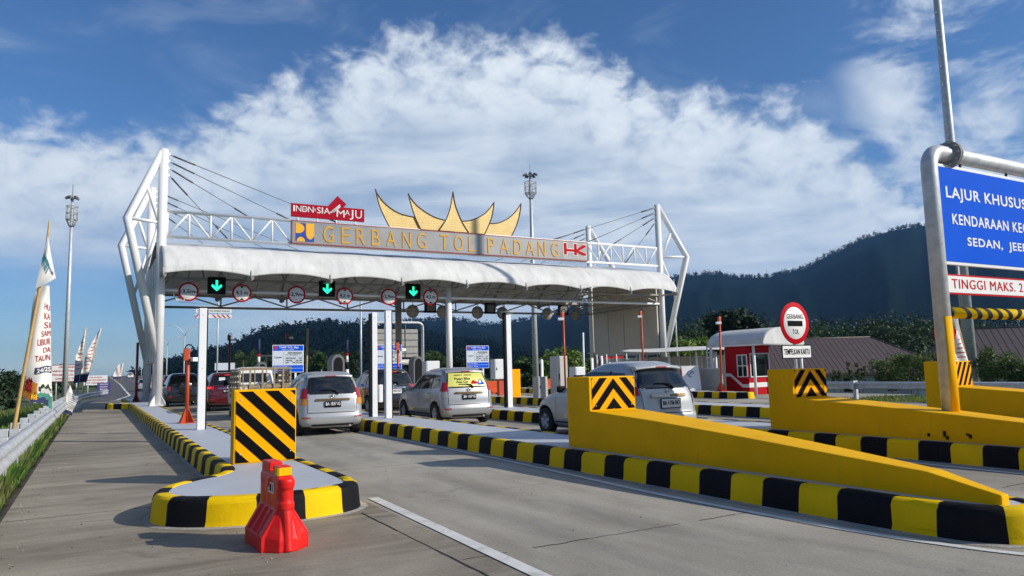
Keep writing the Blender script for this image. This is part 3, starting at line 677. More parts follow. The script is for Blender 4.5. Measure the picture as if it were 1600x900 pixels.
def island(label, corners, h=0.31, block=0.50):
    """corners: CCW list of (x, y) or (x, y, 's') smoothed"""
    path, nb = resample(corners, block, 5)
    cx = sum(p[0] for p in path)/len(path); cy = sum(p[1] for p in path)/len(path)
    t = thing('toll_island', label, 'traffic island', (cx, cy, 0), 0, 'kerbed toll islands')
    prof = [(0.0, 0.0), (0.012, 0.06), (0.03, h-0.07), (0.045, h-0.028), (0.075, h-0.006), (0.11, h), (0.20, h-0.002), (0.205, h-0.02)]
    rings = [offset(path, d) for d, z in prof]; mb = MB(); n = len(path)
    for k, ring in enumerate(rings):
        for i in range(0, n, 5):
            tt = (Vector(path[(i+1) % n])-Vector(path[i-1])).normalized(); w_ = 0.016*mnoise.noise(Vector((path[i][0]*7, path[i][1]*7, k*.9))); ring[i] = (ring[i][0]+tt.x*w_, ring[i][1]+tt.y*w_)
    for i in range(n):
        c = (i//5) % 2; j = (i+1) % n
        for k in range(len(prof)-1):
            a, b, c2, d2 = rings[k][i], rings[k][j], rings[k+1][j], rings[k+1][i]
            e1, e2 = (0.004*mnoise.noise(Vector((a[0]*3, a[1]*3, k*.7))), 0.004*mnoise.noise(Vector((b[0]*3, b[1]*3, k*.7))))
            mb.add([(*a, prof[k][1]+e1*(k > 0)), (*b, prof[k][1]+e2*(k > 0)), (*c2, prof[k+1][1]), (*d2, prof[k+1][1])], [[0, 1, 2, 3]], c, True)
    o = mb.build('kerb', ['kyel', 'kblk'], t)
    bm = bmesh.new(); bm.from_mesh(o.data); bmesh.ops.remove_doubles(bm, verts=bm.verts[:], dist=0.0008); bmesh.ops.recalc_face_normals(bm, faces=bm.faces[:]); bm.to_mesh(o.data); bm.free()
    mb = MB(); mb.sheet([(*p, h-0.012) for p in offset(path, 0.19)]); mb.build('top_surface', 'island', t)
    mb = MB(); a = offset(path, -0.07); b = offset(path, 0.02)
    mb.grid([[(a[i % n][0]+random.uniform(-.02, .02), a[i % n][1]+random.uniform(-.02, .02), 0.003) for i in range(n+1)], [(*b[i % n], 0.016) for i in range(n+1)]])
    mb.build('mortar_footing', 'grout', t)
    return t
def arcs(pts, n=6):
    return smooth_path(pts, n)
isl1 = [(2.93, 58), (1.72, 58), (1.72, 51.5)] + arcs([(1.72, 47.2), (1.3, 47.0), (0.72, 46.6), (0.62, 46.0), (0.85, 45.55), (1.3, 45.2), (1.68, 44.6)]) + [(1.66, 40), (1.64, 30), (1.62, 20)] + \
    arcs([(1.62, 12.0), (1.60, 11.3), (1.42, 10.85), (1.10, 10.55), (0.78, 10.15), (0.62, 9.7), (0.62, 9.25), (0.80, 8.9), (1.2, 8.62), (1.6, 8.5), (2.1, 8.48), (2.55, 8.58), (2.82, 8.8), (2.93, 9.2), (2.95, 10)]) + [(2.95, 30)]
island('long left island with a wide rounded head behind the red plastic barrier', isl1)
def lane_island(label, x0, x1, y0, y1, taper=5.0):
    pts = [(x1, y1), (x0, y1), (x0, y0+6)] + arcs([(x0, y0+3), (x0+0.02, y0+1.2), (x0+0.10, y0+0.45), (x0+0.35, y0+0.06), (x0+0.62, y0), (x0+0.88, y0+0.12), (x0+1.05, y0+0.5), (x0+1.2, y0+1.5)]) + [(x1, y0+taper+2)]
    return island(label, pts)
lane_island('island carrying the nearest long yellow wedge wall and two white posts', 6.58, 8.35, 3.45, 58)
lane_island('island carrying the yellow wall with the gantry post, right of the pale grey car', 11.45, 13.2, 3.2, 58)
lane_island('third lane island with the round toll gate sign, behind the two nearer yellow walls', 17.17, 18.95, 3.6, 58)
lane_island('farthest short island with the orange camera pole in front of the red booth', 25.75, 27.3, 24.4, 58, 2)
# island in the foreground road edge: none

# ================================================================== YELLOW WALLS
def panel_chevron(mb, x0, x1, z0, z1, y, kind):
    """mi 0 amber sheet, 1 black stripes (clipped polygons)"""
    mb.b(x0, x1, y-0.006, y, z0, z1, 0)
    w, h = x1-x0, z1-z0
    def clip(poly):
        for ax, lim, sg in ((0, 0, 1), (0, w, -1), (1, 0, 1), (1, h, -1)):
            o = []
            for i in range(len(poly)):
                a, b = poly[i-1], poly[i]; ia, ib = (a[ax]-lim)*sg >= 0, (b[ax]-lim)*sg >= 0
                if ia != ib:
                    t = (lim-a[ax])/(b[ax]-a[ax]); o.append((a[0]+(b[0]-a[0])*t, a[1]+(b[1]-a[1])*t))
                if ib: o.append(b)
            poly = o
            if len(poly) < 3: return None
        return poly
    S_ = []
    if kind == 'chev':
        c = w/2; p = h*0.62; th = h*0.33; sl = 1.12
        for k in range(-1, 4):
            top = h*0.36+k*p
            S_.append([(c, top), (c, top-th), (c+3*w, top-th-3*w*sl), (c+3*w, top-3*w*sl)]); S_.append([(c, top), (c-3*w, top-3*w*sl), (c-3*w, top-th-3*w*sl), (c, top-th)])
    else:
        sg = 1 if kind == 'down' else -1; p = h*0.345; th = h*0.185; sl = 0.80*h/w*1.0
        if kind != 'down': p, th, sl = h*0.62, h*0.32, 1.75
        for k in range(-6, 8):
            z = k*p; S_.append([(0, z), (w, z-sg*w*sl), (w, z+th-sg*w*sl), (0, z+th)])
    for q in S_:
        q = clip(q)
        if q: mb.add([(x0+a, y-0.0085, z0+b) for a, b in q], [list(range(len(q)))], 1)
def screws(parent, x0, x1, z0, z1, y):
    mb = MB()
    for sx in (0.08, 0.92):
        for sz in (0.12, 0.88): mb.lathe([(0.012, 0), (0.009, -0.006), (0.0001, -0.007)], 8, (x0+(x1-x0)*sx, y-0.009, z0+(z1-z0)*sz), 'Y')
    mb.build('screws', 'galv', parent)
def wedge_wall(label, x0, tip, kind, yb=10.56, yf=9.91, w=0.94, ztop=1.45, zs=0.905):
    t = thing('crash_wall', label, 'crash wall', (x0+0.4, 8, 0.298), 0, 'yellow wedge walls')
    z0 = 0.298
    bm = bmesh.new()
    def V(*p): return bm.verts.new(p)
    # stations along the wall: (y, xl, xr, ztop)
    st = [(yf, x0, x0+w, zs), (8.4, x0-0.01, x0+w*0.84, 0.83), (7.0, x0-0.02, x0+w*0.66, 0.735), (5.6, x0-0.03, x0+w*0.46, 0.63), (4.35, x0-0.03, x0+0.22, 0.535), (tip, x0+0.02, x0+0.14, 0.39)]
    ring = []
    for y, xl, xr, zt in st: ring.append([V(xl, y, z0), V(xl, y, zt), V(xr, y, zt), V(xr, y, z0)])
    for a, b in zip(ring, ring[1:]):
        for i in range(3): bm.faces.new([a[i], b[i], b[i+1], a[i+1]])
    bm.faces.new(ring[-1]); bt = [V(x0, yb, z0), V(x0, yb, ztop), V(x0+w, yb, ztop), V(x0+w, yb, z0)]; ft = [V(x0, yf, ztop), V(x0+w, yf, ztop)]
    r0 = ring[0]
    bm.faces.new([r0[0], r0[1], ft[0], bt[1], bt[0]]); bm.faces.new([r0[3], bt[3], bt[2], ft[1], r0[2]]); bm.faces.new([ft[0], ft[1], bt[2], bt[1]]); bm.faces.new([bt[0], bt[1], bt[2], bt[3]]); bm.faces.new([r0[1], r0[2], ft[1], ft[0]])
    bmesh.ops.recalc_face_normals(bm, faces=bm.faces[:])
    bmesh.ops.bevel(bm, geom=[e for e in bm.edges if (e.verts[0].co.z > z0+.01 or e.verts[1].co.z > z0+.01)], offset=0.018, segments=2, affect='EDGES', profile=0.6)
    mb = MB(); mb.frombm(bm); mb.build('wall', 'ywall', t)
    mb = MB(); panel_chevron(mb, x0+0.05, x0+w-0.02, zs+0.015, ztop-0.02, yf, kind); p = mb.build('chevron_panel', ['refl', 'reflblk'], t, fix=False)
    screws(p, x0+0.05, x0+w-0.02, zs+.015, ztop-.02, yf)
    return t
wedge_wall('long yellow wedge wall with black chevron panel nearest the camera, beside the pale grey car', 7.0, 3.72, 'chev')
w3 = wedge_wall('yellow wedge wall with chevron panel carrying the gantry post, in front of the red booth', 11.85, 3.4, 'chev', 10.56, 9.95, 1.0, 1.475, 0.915)
mb = MB()
for k, (y, z, l) in enumerate([(7.28, .36, .05), (7.02, .37, .09), (6.98, .33, .05), (6.62, .37, .06), (6.66, .41, .035)]):
    mb.b(11.806, 11.824, y, y+0.035, z, z+l)
mb.build('rebar_scars', 'black', w3)
wedge_wall('farthest yellow wall with diagonal striped panel, behind the gantry post at the right', 17.6, 3.9, 'diag', 10.85, 10.25, 0.95, 1.54, 0.95)

t = thing('hazard_block', 'square yellow block with diagonal black stripes on the left island head', 'hazard block', (2.3, 12, 0.298))
MB().b(1.86, 2.78, 11.83, 12.12, 0.298, 1.40, 0, 0.012).build('block', 'ywall', t)
mb = MB(); panel_chevron(mb, 1.885, 2.765, 0.315, 1.37, 11.83, 'down'); p = mb.build('striped_panel', ['refl', 'reflblk'], t, fix=False); screws(p, 1.885, 2.765, .315, 1.37, 11.83)

# ---- red plastic barrier
t = thing('plastic_barrier', 'red plastic road barrier with yellow reflector standing in front of the kerb head', 'road barrier', (1.60, 7.12, 0.0), R_(3)); t.scale = (.93, .93, .90)
bm = bmesh.new(); prof = [(-.235, 0), (-.235, .15), (-.225, .175), (-.088, .40), (-.082, .43), (-.080, .72), (-.072, .735), (.072, .735), (.080, .72), (.082, .43), (.088, .40), (.225, .175), (.235, .15), (.235, 0)]
ysb = [0.07, 0.10, 0.20, 0.26, 0.30, 0.34, 0.46, 0.50, 0.54, 0.64, 0.72, 0.75]
rg = []
for y in ysb:
    k = 0.965 if y in (0.07, 0.75) else (0.90 if y in (0.30, 0.34, 0.50, 0.54) else 1.0)
    rg.append([bm.verts.new((x*(k if 0.17 < z < 0.70 else 1), y, z)) for x, z in prof])
for a, b in zip(rg, rg[1:]):
    for i in range(len(prof)-1): bm.faces.new([a[i], a[i+1], b[i+1], b[i]])
for a, b in zip(rg, rg[1:]): bm.faces.new([a[-1], a[0], b[0], b[-1]])
bm.faces.new(rg[0]); bm.faces.new(rg[-1][::-1])
bmesh.ops.recalc_face_normals(bm, faces=bm.faces[:])
body = MB(); body.frombm(bm, None, 0, False)
# tapered front foot with end spigot
body.lathe([(.072, 0.0), (.072, .40), (.086, .415), (.086, .475), (.072, .49), (.070, .60), (.086, .63), (.090, .69), (.082, .715), (.001, .72)], 22, (0, 0.07, 0))
fb = bmesh.new(); A = [fb.verts.new(p) for p in ((-.232, .09, 0), (-.09, -.05, 0), (.09, -.05, 0), (.232, .09, 0))]; B = [fb.verts.new(p) for p in ((-.225, .10, .16), (-.085, -.04, .12), (.085, -.04, .12), (.225, .10, .16))]; C = [fb.verts.new(p) for p in ((-.075, .11, .42), (-.05, .05, .42), (.05, .05, .42), (.075, .11, .42))]
for X, Y in ((A, B), (B, C)):
    for i in range(3): fb.faces.new([X[i], X[i+1], Y[i+1], Y[i]])
for X, Y in ((A, B), (B, C)): fb.faces.new([X[3], X[0], Y[0], Y[3]])
fb.faces.new(C); fb.faces.new(A[::-1]); bmesh.ops.recalc_face_normals(fb, faces=fb.faces[:]); body.frombm(fb)
body.cyl((0, -.035, 0), (0, .045, .43), .05, 14)
body.b(-.070, .070, .09, .30, .730, .835, 0, .012); body.b(-.070, .070, .44, .74, .730, .855, 0, .012); body.b(-.068, .068, .28, .46, .70, .765, 0, .008)
body.b(-.095, .095, .36, .48, .60, .70, 0, .015)
for y in (.17, .37, .57): body.tube([(-.225, y+.05, .165), (-.092, y+.05, .39)], .022, 8); body.tube([(.225, y+.05, .165), (.092, y+.05, .39)], .022, 8)
shell = body.build('shell', 'redpl', t, local=True)
md = shell.modifiers.new('fuse', 'REMESH'); md.mode = 'VOXEL'; md.voxel_size = 0.0065; md.use_smooth_shade = True
md = shell.modifiers.new('soft', 'SMOOTH'); md.factor = 0.5; md.iterations = 4
mb = MB(); mb.b(-.062, .062, .082, .090, .745, .825); mb.b(-.076, -.070, .085, .2, .745, .825); mb.build('reflector', 'kyel', t, local=True)
mb = MB(); mb.add([(-.0835, .42, .55), (-.0835, .20, .55), (-.0835, .20, .66), (-.0835, .42, .66)], [[0, 1, 2, 3]]); stk = mb.build('sticker', 'signwhite', t, local=True, fix=False)
mb = MB(); 
for y0, y1 in ((.39, .37), (.345, .325), (.335, .29), (.25, .23)): mb.add([(-.085, y0, .565), (-.085, y1, .565), (-.085, y1, .645), (-.085, y0, .645)], [[0, 1, 2, 3]])
mb.build('print', 'ink', stk, local=True, fix=False)

# ================================================================== TOLL GATE
gate = thing('toll_gate', 'white cable stayed toll gate canopy spanning all lanes', 'toll gate', (18.75, 44.25, 0))
XL, XR, YF, YB = 2.75, 34.75, 40.0, 48.5
for X, s in ((XL, -1), (XR, 1)):
    kx = 1.55 if s < 0 else 2.55; q_ = kx/1.55
    for Y in (YF, YB):
        c = MB().cyl((X, Y, 0.28), (X, Y, 13.05), 0.215, 18).build('column', 'white', gate)
        mb = MB().b(X-.36, X+.36, Y-.36, Y+.36, .28, .33)
        for a in range(4):
            dx, dy = math.cos(a*math.pi/2+.78), math.sin(a*math.pi/2+.78)
            mb.add([(X+dx*.2, Y+dy*.2, .33), (X+dx*.5, Y+dy*.5, .33), (X+dx*.42, Y+dy*.42, .50), (X+dx*.2, Y+dy*.2, .78), (X+dx*.2-dy*.03, Y+dy*.2+dx*.03, .33), (X+dx*.5-dy*.03, Y+dy*.5+dx*.03, .33), (X+dx*.42-dy*.03, Y+dy*.42+dx*.03, .50), (X+dx*.2-dy*.03, Y+dy*.2+dx*.03, .78)], [[0, 1, 2, 3], [7, 6, 5, 4], [0, 4, 5, 1], [1, 5, 6, 2], [2, 6, 7, 3]])
        mb.build('base_plate', 'white', c)
        MB().tube([(X+s*.05, Y, 12.95), (X+s*kx, Y, 9.43), (X+s*.06, Y, 2.75 if s < 0 else 2.2)], .185, 16).build('outer_leg', 'white', gate)
        for p, q in (((X+s*.75*q_, 11.25), (X+s*.12, 9.2)), ((X+s*1.5*q_, 9.43), (X+s*.15, 9.3)), ((X+s*.12, 9.25), (X+s*.86*q_, 6.30))):
            MB().cyl((p[0], Y, p[1]), (q[0], Y, q[1]), .085, 10).build('strut', 'white', gate)
        mb = MB()
        for k in range(4):
            z = 12.85-.36*k; mb.b(X-s*.30, X-s*.19, Y-.03, Y+.03, z-.09, z+.05)
        mb.build('cable_lugs', 'white', c)
        ends = [(12.0, 9.85), (9.2, 9.85), (7.0, 9.85), (5.9, 8.62)] if Y == YF else [(13.5, 9.0), (11, 9.0), (9, 8.9), (7, 8.8)]
        for k, (xe, ze) in enumerate(ends):
            if s > 0: xe = 37.5-xe
            z = 12.80-.36*k; p, q = Vector((X-s*.28, Y, z)), Vector((xe, Y+(0 if Y == YF else -1.2*(k > 9)), ze))
            mb = MB(); mb.cyl(p, q, .017, 6); u = (q-p).normalized(); mb.cyl(p+u*.15, p+u*1.25, .045, 6); mb.cyl(q-u*1.0, q-u*.1, .04, 6); mb.build('stay_cable', 'cable', gate)
for Y, X, zt in ((40.0, 18.3, 6.6), (48.5, 18.35, 6.7)):
    MB().cyl((X, Y, .28), (X, Y, zt), .18 if Y == 40 else .22, 16).build('column', 'white' if Y == 40 else 'steel', gate)
# front truss either side of the name board
tr = MB().cyl((2.95, YF, 9.90), (34.55, YF, 9.90), .085, 10).cyl((2.95, YF, 8.62), (34.55, YF, 8.62), .085, 10).build('front_truss', 'white', gate)
n = 31; x0, dx = 2.97, (34.53-2.97)/31
for k in range(32):
    X = x0+k*dx
    if 9.4 < X < 28.0: continue
    MB().cyl((X, YF, 8.62), (X, YF, 9.90), .055 if k not in (0, 31) else .07, 8).build('truss_vertical', 'white', tr)
    if k < 31 and not (9.0 < X < 27.7):
        za, zb = (8.62, 9.90) if k % 2 == 0 else (9.90, 8.62)
        MB().cyl((X, YF, za), (X+dx, YF, zb), .05, 8).build('truss_diagonal', 'white', tr)
# roof membrane
def roof_pt(x, v):
    """v 0..1 front eave to back eave"""
    ph = (x-XL)/4.0; k = ph-math.floor(ph); arch = 4*k*(1-k)
    prof = [(38.35, 6.56), (38.42, 6.92), (38.66, 7.32), (39.05, 7.70), (39.5, 8.0), (39.95, 8.17), (41.3, 8.46), (42.9, 8.80), (44.25, 8.96), (45.6, 8.80), (47.2, 8.46), (48.55, 8.17), (49.0, 8.0), (49.45, 7.70), (49.84, 7.32), (50.08, 6.92), (50.15, 6.56)]
    f = v*(len(prof)-1); i = min(int(f), len(prof)-2); t = f-i
    y = prof[i][0]+(prof[i+1][0]-prof[i][0])*t; z = prof[i][1]+(prof[i+1][1]-prof[i][1])*t
    e = 0.19*math.exp(-((v)/0.10)**2)+0.19*math.exp(-((1-v)/0.10)**2)+0.03
    z += arch*e + 0.012*mnoise.noise(Vector((x*1.3, y*1.1, 0)))
    return (x, y, z)
mb = MB(); nx = 192
mb.grid([[roof_pt(XL-.02+32.04*i/nx, j/64) for j in range(65)] for i in range(nx+1)])
ro = mb.build('roof_membrane', 'memb', gate); sd = ro.modifiers.new('solid', 'SOLIDIFY'); sd.thickness = 0.02; sd.offset = -1
for k in range(9):
    X = XL+4*k
    pts = [Vector(roof_pt(X, j/20))-Vector((0, 0, .13)) for j in range(21)]
    MB().tube(pts, .07, 8).build('roof_rib', 'steel', gate)
    for Y, ye in ((YF, 38.5), (YB, 50.0)):
        sg = -1 if Y == YF else 1
        br = MB().cyl((X, Y, 6.55), (X, ye, 6.50), .06, 8)
        br.lathe([(.15, -.10), (.15, .10)], 14, (X, ye-sg*.02, 6.52), 'Y')
        br.build('eave_bracket', 'steel', gate)
    MB().cyl((X, YF, 6.55), (X, YB, 6.55), .06, 8).build('cross_beam', 'steel', gate)
    if k < 8:
        for Y in (YF, YB):
            MB().cyl((X, Y, 5.94), (X+2, Y, 6.55), .045, 8).build('brace', 'steel', gate); MB().cyl((X+2, Y, 6.55), (X+4, Y, 5.94), .045, 8).build('brace', 'steel', gate)
            MB().cyl((X+2, Y, 6.55), (X+2, Y+(2.5 if Y == YF else -2.5), 8.35), .05, 8).build('brace', 'steel', gate)
            MB().cyl((X+.1, Y, 6.55), (X+2, Y+(2.5 if Y == YF else -2.5), 8.35), .05, 8).build('brace', 'steel', gate)
for Y in (YF, YB):
    MB().cyl((XL, Y, 6.55), (XR, Y, 6.55), .065, 8).build('lower_chord', 'steel', gate)
    MB().cyl((XL, Y, 5.94 if Y == YF else 5.84), (XR, Y, 5.94 if Y == YF else 5.84), .075, 8).build('lower_chord', 'white' if Y == YF else 'steel', gate)
for Y, z in ((42.2, 8.45), (44.25, 8.85), (46.3, 8.45)): MB().cyl((XL, Y, z), (XR, Y, z), .06, 8).build('purlin', 'steel', gate)
for k in range(9): MB().cyl((XL+4*k-(.0 if k else -.3), YB, 5.84), (XL+4*k-(.0 if k else -.3), YB, 6.55), .05, 8).build('hanger', 'steel', gate)
for X, s in ((XL, 1), (XR, -1)):
    mb = MB().b(X-.05, X+.05, 40.5, 48.2, 2.42, 7.95)
    p = mb.build('side_panel', 'panel', gate); mb = MB()
    for y in (42.4, 44.3, 46.25): mb.b(X+s*.052, X+s*.066, y-.02, y+.02, 2.42, 7.95); mb.b(X-s*.066, X-s*.052, y-.02, y+.02, 2.42, 7.95)
    mb.b(X+s*.052, X+s*.11, 40.5, 48.2, 2.40, 2.50); mb.b(X+s*.052, X+s*.11, 40.5, 48.2, 6.10, 6.20)
    mb.build('seam_bars', 'steel', p)
    MB().cyl((X+s*.12, 40.2, 5.9), (X+s*.12, 48.4, 5.86), .06, 8).build('side_rail', 'steel', gate)
    mb = MB()
    for k in range(14): mb.cyl((X, YB-.0, 1.2+.4*k), (X-s*.0+.0, YB-.35, 1.2+.4*k), .02, 6)
    mb.build('climbing_rungs', 'white', gate)

# ---- boards on the gate
nb = thing('name_board', 'long grey board with orange letters across the top of the toll gate', 'sign board', (18.7, 39.9, 8.64))
MB().b(9.08, 28.36, 39.78, 39.92, 8.67, 9.85).build('panel', 'board', nb)
mb = MB(); mb.b(9.05, 28.39, 39.77, 39.915, 9.85, 9.895); mb.b(9.05, 28.39, 39.77, 39.915, 8.63, 8.67); mb.b(9.03, 9.08, 39.77, 39.915, 8.63, 9.895); mb.b(28.36, 28.41, 39.77, 39.915, 8.63, 9.895); mb.build('border', 'trimred', nb)
mb = MB()
for X in (12.9, 16.8, 20.6, 24.5): mb.b(X-.006, X+.006, 39.776, 39.779, 8.67, 9.85)
mb.build('panel_seams', 'steel', nb)
cxs = [11.02, 11.98, 12.85, 13.73, 14.65, 15.59, 16.53, 17.98, 18.91, 19.79, 21.12, 22.05, 22.99, 23.91, 24.78, 25.78]
wid = dict(G=.56, E=.46, R=.52, B=.50, A=.60, N=.52, T=.54, O=.60, L=.42, P=.48, D=.52)
mb = MB()
for ch, X in zip('GERBANGTOLPADANG', cxs): text_into(mb, ch, X-wid[ch]/2, X+wid[ch]/2, 8.78, 9.70, 39.77, bold=-0.004, ext=.02)
mb.build('lettering', 'letor', nb, fix=False)
mb = MB(); mb.b(9.25, 10.24, 39.768, 39.78, 8.76, 9.76); lg = mb.build('emblem', 'publ', nb)
def disc_pts(cx, cz, rx, rz, a0, a1, n=16): return [(cx+rx*math.cos(R_(a0+(a1-a0)*i/n)), cz+rz*math.sin(R_(a0+(a1-a0)*i/n))) for i in range(n+1)]
mb = MB()
mb.prism_xz([(9.25, 9.76)] + [(9.45, 9.76)] + disc_pts(9.38, 9.47, .33, .27, 75, -90) + [(9.25, 9.20)], 39.764, 39.7675)
mb.prism_xz([(9.80, 9.76)] + [(9.80, 9.3)] + disc_pts(10.02, 9.25, .22, .36, 180, 330) + [(10.24, 9.12), (10.24, 9.76)], 39.764, 39.7675)
mb.prism_xz(disc_pts(9.53, 8.76, .22, .24, 180, 0), 39.764, 39.7675)
mb.build('emblem_shapes', 'puyel', lg, fix=True)
mb = MB()     # HK strokes: white outline then red
def hk(mb, gr, y0, y1):
    for q in ([(26.50, 8.98), (26.72, 8.98), (26.72, 9.74), (26.50, 9.74)], [(27.30, 8.98), (27.52, 8.98), (27.52, 9.74), (27.30, 9.74)], [(26.60, 9.20), (27.4, 9.20), (27.4, 9.36), (26.60, 9.36)],
              [(27.50, 9.36), (28.02, 9.70), (28.24, 9.70), (28.24, 9.58), (27.50, 9.20)], [(27.50, 9.34), (28.24, 9.10), (28.24, 8.98), (28.0, 8.98), (27.50, 9.18)]):
        cx = sum(a for a, b in q)/len(q); cz = sum(b for a, b in q)/len(q)
        mb.prism_xz([(a+gr*(1 if a > cx else -1), b+gr*(1 if b > cz else -1)) for a, b in q], y0, y1)
        y0 -= 0.0004; y1 -= 0.0004
hk(mb, .05, 39.772, 39.779); lw = mb.build('company_mark_outline', 'signwhite', nb)
mb = MB(); hk(mb, 0.0, 39.763, 39.769); mb.build('company_mark', 'signred', lw)
lettering('INOVASI UNTUK SOLUSI', 26.45, 28.25, 8.76, 8.86, 39.774, 'signwhite', nb, local=False)

ib = thing('slogan_board', 'crimson board with white words and a diamond peak, on top of the grey name board', 'sign board', (11, 39.9, 9.9))
mb = MB(); mb.prism_xz([(9.02, 10.11), (13.09, 10.10), (13.09, 10.84), (11.90, 10.84), (12.06, 11.03), (11.56, 11.46), (11.02, 10.84), (9.02, 10.84)], 39.85, 39.95); pn = mb.build('panel', 'crimson', ib)
mb = MB()
for X in (9.4, 10.45, 11.5, 12.6): mb.b(X-.03, X+.03, 39.87, 39.93, 9.9, 10.105)
mb.build('legs', 'white', ib)
mb = MB(); y = 39.843
for s_, a, b, z0, z1 in (('I', 9.13, 9.22, 10.40, 10.73), ('N', 9.27, 9.56, 10.40, 10.73), ('D', 9.62, 9.90, 10.40, 10.73), ('o', 9.72, 9.84, 10.50, 10.60), ('N', 9.93, 10.22, 10.40, 10.73), ('E', 10.27, 10.36, 10.50, 10.63), ('S', 10.41, 10.62, 10.39, 10.73), ('I', 10.67, 10.74, 10.40, 10.73), ('A', 10.79, 11.12, 10.40, 10.73),
                         ('M', 11.50, 11.95, 10.28, 10.68), ('A', 11.98, 12.24, 10.42, 10.72), ('J', 12.24, 12.45, 10.18, 10.74), ('U', 12.56, 12.94, 10.28, 10.74)):
    text_into(mb, s_, a, b, z0, z1, y, bold=0.0, ext=.006)
for k in range(6):
    a = 11.08+k*.055; mb.add([(a, y-.004, 10.46+k*.02), (a+.02, y-.004, 10.43+k*.02), (a+.62-k*.05, y-.004, 10.98-k*.03), (a+.60-k*.05, y-.004, 11.0-k*.03)], [[0, 1, 2, 3]])
mb.build('lettering', 'signwhite', ib, fix=False)

hr = thing('horn_ornament', 'five pointed golden buffalo horn roof ornament on top of the name board', 'roof ornament', (18.7, 40.05, 9.9))
HORN = [([(14.65, 9.93), (14.32, 10.55), (14.02, 11.23), (13.8, 12.12)], [(13.8, 12.12), (13.91, 11.86), (14.27, 11.42), (14.75, 11.05), (15.36, 10.78), (16.23, 10.65)], [(16.57, 9.93)], 0.00),
 ([(16.57, 9.93), (16.23, 10.61), (15.99, 11.28), (15.78, 12.05)], [(15.78, 12.05), (15.93, 11.79), (16.37, 11.34), (17.0, 10.95), (17.58, 10.72), (18.1, 10.63)], [(17.75, 9.93)], -.05),
 ([(17.68, 9.93), (18.16, 10.64), (18.47, 11.44), (18.66, 12.42)], [(18.66, 12.42), (18.81, 11.59), (19.1, 10.87), (19.36, 10.4), (19.69, 9.93)], [], -.10),
 ([(20.78, 9.93), (21.23, 10.85), (21.42, 11.5), (21.5, 12.03)], [(21.5, 12.03), (20.96, 11.37), (20.39, 10.98), (19.77, 10.73), (19.2, 10.65)], [(19.6, 9.93)], -.05),
 ([(22.7, 9.93), (23.16, 10.81), (23.4, 11.61), (23.48, 12.14)], [(23.48, 12.14), (22.96, 11.47), (22.37, 11.01), (21.72, 10.73), (21.15, 10.66)], [(20.75, 9.93)], 0.0)]
for side, crest, tail, dy in HORN:
    a = smooth_path(side, 8); b = smooth_path(crest, 8); poly = a + b[1:] + tail; y0 = 40.0+dy
    mb = MB(); mb.prism_xz(poly, y0, y0+.09); h = mb.build('horn', 'gold', hr)
    mb = MB(); mb.tube([(x, y0-.012, z) for x, z in a], .033, 6); mb.tube([(x, y0-.012, z) for x, z in b], .033, 6); mb.tube([(a[0][0], y0-.012, 9.94), ((tail or b[-1:])[-1][0], y0-.012, 9.94)], .03, 6); mb.build('edge_band', 'hornedge', h)
    mb = MB(); zz = 10.05
    def inside(x, z):
        c = False; n = len(poly)
        for i in range(n):
            (xa, za), (xb, zb) = poly[i], poly[i-1]
            if (za > z) != (zb > z) and x < (xb-xa)*(z-za)/(zb-za)+xa: c = not c
        return c
    while zz < 12:
        x = 13.7+random.uniform(0, .1)
        while x < 23.6:
            w_ = random.uniform(.05, .12)
            if inside(x-.06, zz) and inside(x+w_+.06, zz+.05) and inside(x-.05, zz+.1): mb.add([(x, y0-.006, zz+.015*random.random()), (x+w_, y0-.006, zz), (x+w_*.6, y0-.006, zz+.045)], [[0, 1, 2]])
            x += w_+random.uniform(.04, .10)
        zz += .155
    mb.build('carved_pattern', 'goldpat', h, fix=False)

# ---- signals and height signs under the canopy
def lane_signal(loc, label):
    t = thing('lane_signal', label, 'lane signal', loc, 0, 'lit green lane arrows')
    mb = MB(); mb.b(-.43, .43, -.05, .12, -.43, .43, 0, .02); mb.b(-.40, -.36, -.16, -.05, -.4, .4); mb.b(.36, .40, -.16, -.05, -.4, .4); mb.b(-.4, .4, -.20, -.05, .38, .42); mb.build('housing', 'black', t, local=True)
    mb = MB(); mb.prism_xz([(-.055, .27), (.055, .27), (.055, -.06), (.20, .06), (.245, .02), (.245, -.06), (0, -.29), (-.245, -.06), (-.245, .02), (-.20, .06), (-.055, -.06)], -.062, -.0505); mb.build('arrow', 'green', t, local=True)
    for x in (-.3, .3): MB().cyl((x, .05, .43), (x, .05, .62), .02, 6).build('hanger', 'steel', t, local=True)
    return t
ls = lane_signal((5.33, 39.85, 6.22), 'lit green arrow signal nearest the left pylon, right of the 3,5m sign')
dup(ls, (10.98, 39.85, 6.24), 'middle green down arrow signal, between a 2,9m sign and a 4,2 m sign')
dup(ls, (15.99, 39.85, 6.25), 'rightmost green down arrow signal, by the round middle column')
